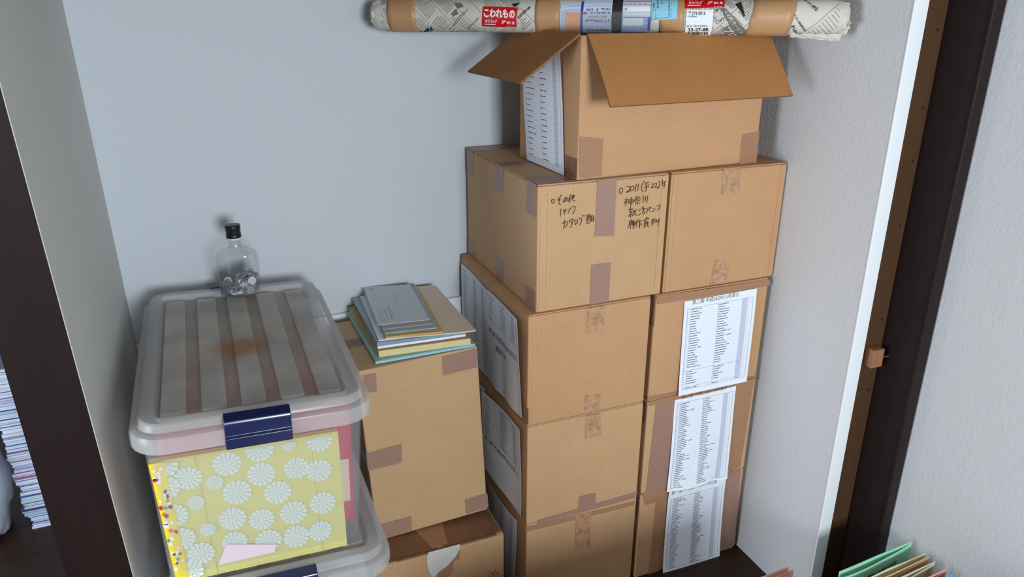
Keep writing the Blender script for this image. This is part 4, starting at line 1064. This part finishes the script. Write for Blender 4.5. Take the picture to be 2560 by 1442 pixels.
# ================================================================== bottle of coins
bp = at(606, 748, 'z', .8365)
BX = Vector((bp.x, bp.y + .027, 0)); lx = BX.x - .794
BX.z = fru.pt(lx, BX.y + .722, BH - .0073).z + .0006
bot = thing('coin_bottle', 'clear flat glass bottle with black cap, half full of coins, on the bin lid', 'bottle', BX)
YB = -.12
def bpt(x, y_, z_): c, s = math.cos(YB), math.sin(YB); return BX + Vector((x * c - y_ * s, x * s + y_ * c, z_))
def sup(a, b, n=36, e=2.8):
    out = []
    for k in range(n):
        t = 2 * math.pi * k / n; c, s = math.cos(t), math.sin(t)
        out.append((a * math.copysign(abs(c) ** (2 / e), c), b * math.copysign(abs(s) ** (2 / e), s)))
    return out
def shell(prof, e=2.8):
    mb = MB(); n = 36; vs = []; fs = []
    for k, (a, b, z_) in enumerate(prof):
        ee = 2.0 if abs(a - b) < 1e-4 else e
        vs += [bpt(x, y_, z_) for x, y_ in sup(a, b, n, ee)]
    for k in range(len(prof) - 1): fs += [(k * n + j, k * n + (j + 1) % n, (k + 1) * n + (j + 1) % n, (k + 1) * n + j) for j in range(n)]
    fs.append(tuple(range(n))); fs.append(tuple((len(prof) - 1) * n + j for j in range(n)))
    mb.add(vs, fs); return mb
pr = [(.036, .018, 0), (.041, .022, .002), (.0435, .0245, .008), (.0455, .026, .05), (.0465, .0265, .088), (.0455, .026, .096), (.041, .0245, .103), (.031, .021, .108), (.020, .017, .1115), (.0150, .0145, .115), (.0135, .0135, .121), (.0132, .0132, .136)]
gl_ = shell(pr).build('glass_body', M['glass'], bot, smooth=True)
shell([(.0150, .0150, .1335), (.0156, .0156, .1345), (.0156, .0156, .1365), (.0150, .0150, .1375)]).build('neck_ring', M['white_pl'], bot, smooth=True)
shell([(.0160, .0160, .1380), (.0166, .0166, .1390), (.0166, .0166, .1430), (.0160, .0160, .1440), (.0164, .0164, .1450), (.0158, .0158, .152), (.0165, .0165, .158), (.0172, .0172, .164), (.0165, .0165, .1665), (.013, .013, .1672)]).build('cap', M['cap'], bot, smooth=True)
# aluminium coins
cm = bpy.data.meshes.new('coin'); bm = bmesh.new()
bmesh.ops.create_cone(bm, cap_ends=True, segments=20, radius1=.0098, radius2=.0098, depth=.0013)
for f_ in [f for f in bm.faces if len(f.verts) > 4]: bmesh.ops.inset_region(bm, faces=[f_], thickness=.0014, depth=-.0003)
bm.to_mesh(cm); bm.free()
cm.materials.append(M['alu'])
rc = random.Random(21); placed = []
def inside(p, ax):
    # coin rim must stay inside the flask
    u = ax.orthogonal().normalized(); w = ax.cross(u)
    for k in range(10):
        t = 6.283 * k / 10; q = p + (u * math.cos(t) + w * math.sin(t)) * .0100
        if q.z < .0035 or (abs(q.x) / .0415) ** 2.6 + (abs(q.y) / .0226) ** 2.6 > 1: return False
    return True
tries = 0
while len(placed) < 120 and tries < 60000:
    tries += 1
    x = rc.uniform(-.034, .034); y_ = rc.uniform(-.017, .017); top_ = .041 + .014 * (x / .034) + .006 * math.sin(x * 160)
    z_ = rc.uniform(.005, top_)
    if rc.random() < .45: ax = Vector((rc.uniform(-.5, .5), -1, rc.uniform(.0, .9))).normalized()
    else: ax = Vector((rc.uniform(-.8, .8), rc.uniform(-.8, .3), 1)).normalized()
    p = Vector((x, y_, z_))
    if not inside(p, ax): continue
    if any((p - q).length < (.0036 if abs(ax.dot(a2)) > .75 else .0058) for q, a2 in placed): continue
    placed.append((p, ax))
for k, (p, ax) in enumerate(placed):
    o = bpy.data.objects.new('coin', cm); COL.objects.link(o)
    o.location = bpt(*p); o.rotation_mode = 'QUATERNION'; o.rotation_quaternion = Matrix.Rotation(YB, 3, 'Z').to_quaternion() @ ax.to_track_quat('Z', 'Y')
    tag(o, 'silver aluminium coin lying in the glass bottle', 'coin', 'coins in the bottle')

# ================================================================== pile of files on the upright box
def over(h): return Face(C['top'].o + C['top'].n * h, C['top'].eu, C['top'].ev, C['top'].n)
CUR = [.0012]
def flat(name, label, cat, quad, t, mat, sag=0.0, group='files piled on the upright box', parent=None, h0=None, gap=.0006, lift=None):
    """quad: back-left, back-right, front-right, front-left as seen on the upper surface"""
    h = CUR[0] if h0 is None else h0
    f0 = over(h); f1 = over(h + t); q = [f1.uv(*p) for p in quad]; sd = R.uniform(0, 50)
    def fn(a, b, o):
        p = (q[3] * (1 - a) + q[2] * a) * (1 - b) + (q[0] * (1 - a) + q[1] * a) * b
        w = sag * noise.noise((a * 2.2 + sd, b * 2.2, 0)) + (lift(a, b) if lift else 0)
        return f0(p.x, p.y, o + max(w, 0))
    mb = MB(); mb.slab(fn, 10, 10, t)
    if h0 is None: CUR[0] = h + t + gap
    if parent: return mb.build(name, mat, parent), fn
    o = mb.build(name, mat, loc=fn(.5, .5, 0))
    return tag(o, label, cat, group), fn
M['mint'] = plain('mint_plastic', srgb(150, 190, 178), .45, .4)
M['aqua'] = plain('aqua_paper', srgb(142, 206, 232), .6, .3)
M['creamf'] = plain('cream_file_paper', srgb(222, 206, 156), .75, .2, vary=.06, scale=60)
M['brownf'] = plain('brown_file_cover', srgb(172, 140, 100), .75, .2)
M['greyblue'] = plain('grey_blue_plastic', srgb(138, 158, 176), .35, .4, vary=.06, scale=12)
M['beige'] = plain('beige_envelope', srgb(224, 206, 186), .7, .2, vary=.04, scale=20, bump=.1, bscale=20)
M['kraftenv'] = plain('kraft_envelope', srgb(208, 172, 104), .7, .2)
M['letter'] = plain('pale_blue_letter', srgb(236, 241, 241), .6, .3)
M['sleeve'] = translucent('clear_sleeve', srgb(206, 216, 218), .86, .2)
o, fn = flat('document_case', 'thin aqua and mint document case at the bottom of the file pile', 'document case', [(869, 783), (1085, 735), (1188, 858), (938, 903)], .0075, M['mint'])
mb = MB(); mb.slab(lambda a, b, o_: fn(.01 + .98 * a, .0, .0015 + .0045 * b) - C['front'].n * -.0008 + C['front'].n * o_, 8, 1, .0006); e_ = mb.build('front_edge', M['aqua'], o); e_['label'] = 'light blue front edge'
flat('cream_file', 'thick cream paper file with a brown cover in the pile', 'file', [(873, 769), (1080, 728), (1176, 846), (946, 878)], .0150, M['creamf'], .0003)
o = bpy.data.objects['cream_file']
flat('brown_cover', '', '', [(873, 768), (1080, 727), (1172, 844), (944, 876)], .0012, M['brownf'], parent=o, h0=CUR[0] - .0003); CUR[0] += .0014
flat('paper_stack', 'white paper stack pressed in the middle of the file pile', 'papers', [(888, 760), (1078, 722), (1164, 835), (944, 866)], .0060, M['paper'], .0003)
flat('clear_file', 'grey-blue clear plastic file with its corner showing at the left of the pile', 'file', [(879, 744), (1080, 716), (1163, 829), (942, 857)], .0060, M['greyblue'], .0003)
flat('white_booklet', 'white booklet just under the large beige envelope', 'booklet', [(900, 740), (1080, 712), (1166, 824), (946, 850)], .0030, M['paper'], .0003)
flat('large_envelope', 'large beige envelope with a raised right corner near the top of the pile', 'envelope', [(906, 722), (1090, 714), (1190, 827), (962, 846)], .0030, M['beige'], .0003, lift=lambda a, b: .004 * max(0, a - .8) / .2 * max(0, .5 - b))
flat('kraft_envelope', 'yellow-brown kraft envelope under the clear sleeve', 'envelope', [(915, 724), (1040, 712), (1108, 828), (964, 842)], .0040, M['kraftenv'], .0003)
flat('postcard_bundle', 'bundle of pale green cards slipped inside the clear sleeve', 'cards', [(916, 728), (1040, 716), (1093, 818), (962, 832)], .0030, plain('pale_green_cards', srgb(168, 192, 188), .6, .3), .0003)
flat('pinkish_card', 'pale pink card in the sleeve below the top letter', 'card', [(914, 724), (1030, 714), (1080, 808), (956, 822)], .0026, plain('pink_grey_card', srgb(196, 176, 172), .6, .3), .0002)
lo, fl_ = flat('letter_envelope', 'pale blue-grey letter envelope with printed sender on top of the file pile', 'envelope', [(908, 717), (1026, 711), (1074, 798), (945, 812)], .0016, M['letter'], .0002)
mb = MB(); rl = random.Random(4)
LS = lambda a, b, o=0: fl_(a, b, .0016 + .0003)
def lq(a0, b0, a1, b1): mb.add([LS(a0, b0), LS(a1, b0), LS(a1, b1), LS(a0, b1)], [(0, 1, 2, 3)])
for k in range(16):      # address block, faint columns
    for j in range(3):
        if rl.random() < .8: lq(.16 + .07 * j, .12 + .018 * k, .175 + .07 * j + .01 * (j == 2), .131 + .018 * k)
for k in range(12):
    for j in range(2):
        if rl.random() < .7: lq(.52 + .05 * j, .55 + .017 * k, .53 + .05 * j, .56 + .017 * k)
for k in range(4): lq(.10 + .02 * k, .90, .115 + .02 * k, .93)
for a0, b0, a1, b1 in ((.10, .08, .104, .45), (.10, .08, .36, .084), (.356, .08, .36, .45)): lq(a0, b0, a1, b1)
mb.build('letter_print', plain('faded_print', srgb(120, 132, 140), .8, .1), lo, recalc=False)
CUR[0] += .0006
flat('clear_sleeve', 'soft clear plastic sleeve covering the letter on top of the pile', 'sleeve', [(901, 715), (1032, 709), (1098, 822), (952, 838)], .0008, M['sleeve'], .0004)

# ================================================================== standing folders in front
def folder(label, tip, left, col, spread=.014, papers=None, ztop=.305, name='file_folder', back=True, pen=False, h2=None):
    f_ = Face((0, 0, ztop), (1, 0, 0), (0, 1, 0), (0, 0, 1)); a = f_.uv(*tip); b = f_.uv(*left)
    if a.x > 2.384: a.x = 2.384
    d = (b - a); n = Vector((d.y, -d.x)).normalized()
    if n.y > 0: n = -n
    t = thing(name, label, 'folder', Vector(((a.x + b.x) / 2, (a.y + b.y) / 2, 0)), 'paper folders standing on the floor')
    m_ = plain('folder_card', col, .75, .2, vary=.03, scale=80)
    for side, (bow, dz) in enumerate(((0, 0), (spread, -.004))):
        mb = MB()
        def fn(s, v, o):
            p = a + d * s + n * (bow * (math.sin(math.pi * min(1, s * .62)) if side else 0) * (.25 + .75 * v) + o + .0004 * side)
            return Vector((p.x, p.y, .002 + (ztop + dz + .002 * noise.noise((s * 3, side, tip[0])) - .002) * v))
        mb.slab(fn, 10, 4, .0009); lf_ = mb.build('leaf', m_, t)
        if pen and side:
            pm_ = MB(); put_text(pm_, lambda u, v, o: fn(u, v, o), '取材資料 平成22年度', (.78, .915), (.22, .915), .035, .0013, .01); pm_.build('handwriting', M['pen_b'], lf_, recalc=False)
    if papers:
        mb = MB(); mb.slab(lambda s, v, o: Vector((*(a + d * (.05 + .9 * s) + n * (spread * .45 * math.sin(math.pi * min(1, s * .6 + .03)) + .0012 + o)), .004 + (ztop - .012 - .004) * v)), 8, 3, .0014)
        mb.build('papers', plain('folder_papers', papers, .8, .2), t)
    return t
folder('mint green paper folder nearest the closet at the lower right', (2280, 1352), (2098, 1428), srgb(160, 220, 190), .015, pen=True)
folder('cream paper folder holding brown papers behind the mint green one', (2313, 1381), (2125, 1464), srgb(228, 214, 180), .007, srgb(216, 212, 214))
folder('thin brown paper folder after the cream one in the row', (2323, 1390), (2138, 1475), srgb(206, 172, 128), .006)
folder('pale beige paper folder in the middle of the row', (2338, 1402), (2150, 1488), srgb(206, 202, 178), .010, srgb(196, 160, 130))
folder('salmon pink paper folder near the blue one', (2366, 1421), (2176, 1508), srgb(236, 176, 156), .012, srgb(226, 160, 132))
folder('blue paper folder at the near end of the row', (2383, 1432), (2192, 1522), srgb(120, 164, 222), .010)
folder('pale pink paper folder at the bottom edge beside the bottom right box', (1971, 1415), (1790, 1486), srgb(240, 190, 184), .010, name='file_folder')
folder('peach pink paper folder in front of the pale pink one', (1984, 1422), (1803, 1496), srgb(240, 172, 150), .012)

# ================================================================== magazines and bag beyond the left post
rm = random.Random(17); z = 0.0; k = 0
fm = Face((0, .37, 0), (1, 0, 0), (0, 0, 1), (0, -1, 0))
MC = [srgb(196, 206, 222), srgb(184, 198, 218), srgb(206, 206, 224), srgb(196, 188, 206), srgb(178, 200, 214), srgb(160, 178, 202), srgb(214, 206, 202)]
ACC = {8: srgb(40, 44, 92), 14: srgb(66, 84, 150), 21: srgb(196, 84, 110), 33: srgb(52, 96, 150), 38: srgb(168, 152, 128)}
mats_ = [plain('magazine_pages', c, .7, .2, vary=.10, scale=160) for c in MC]
cov = [plain('magazine_cover', c, .5, .4) for c in (srgb(120, 130, 160), srgb(170, 170, 190), srgb(90, 100, 140))]
while z < .52:
    th = rm.uniform(.0055, .0125) if k not in ACC else .006
    xo = .352 + .018 * noise.noise((k * .21, 0, 0)) + rm.uniform(-.003, .003) - .010 * min(1, z / .25)
    yo = .372 + rm.uniform(-.003, .003)
    lab = 'magazine lying flat in the tall stack beyond the dark post'
    if k in ACC: lab = {8: 'thin dark navy magazine low in the stack beyond the post', 14: 'thin blue magazine in the lower part of the stack beyond the post', 21: 'thin crimson magazine halfway up the stack beyond the post', 33: 'thin bright blue magazine in the upper stack beyond the post', 38: 'thin tan magazine high in the stack beyond the post'}[k]
    if z == 0: lab = 'bottom magazine of the stack, lying on the floor boards beyond the post'
    t = thing('magazine', lab, 'magazine', (xo + .1, yo + .14, z), 'magazines stacked beyond the post')
    pm_ = mats_[rm.randrange(len(mats_))] if k not in ACC else plain('magazine_accent', ACC[k], .5, .4)
    mb = MB(); mb.box((xo + .001, yo + .001, z + .0006), (xo + .208, yo + .285, z + th - .0008)); mb.build('pages', pm_, t)
    mb = MB(); mb.box((xo, yo, z), (xo + .21, yo + .287, z + .0006)); mb.box((xo, yo, z + th - .0008), (xo + .21, yo + .287, z + th - .0002)); mb.build('cover', cov[k % 3], t)
    z += th; k += 1
mb = MB(); c = Vector((.235, .40, .17))
def bagp(a, b):
    th_ = 2 * math.pi * a; ph = math.pi * (b - .5); n3 = noise.noise((math.cos(th_) * 2.2, math.sin(th_) * 2.2, b * 5))
    r = 1 + .16 * n3 + .06 * noise.noise((math.cos(th_) * 7, math.sin(th_) * 7, b * 14))
    return Vector((c.x + .085 * r * math.cos(th_) * math.cos(ph) ** .5, c.y + .12 * r * math.sin(th_) * math.cos(ph) ** .5, max(0.0005, c.z + .175 * r * math.sin(ph))))
mb.grid(bagp, 36, 24)
o = mb.build('plastic_bag', plain('white_bag', srgb(190, 196, 208), .5, .3), loc=(c.x, c.y, 0), smooth=True)
bm = bmesh.new(); bm.from_mesh(o.data); bmesh.ops.remove_doubles(bm, verts=bm.verts, dist=.0004); bmesh.ops.recalc_face_normals(bm, faces=bm.faces); bm.to_mesh(o.data); bm.free()
tag(o, 'crumpled white bag on the floor left of the magazine stack', 'bag')

for o in bpy.data.objects:
    for k in ('_base', '_w'):
        if k in o: del o[k]
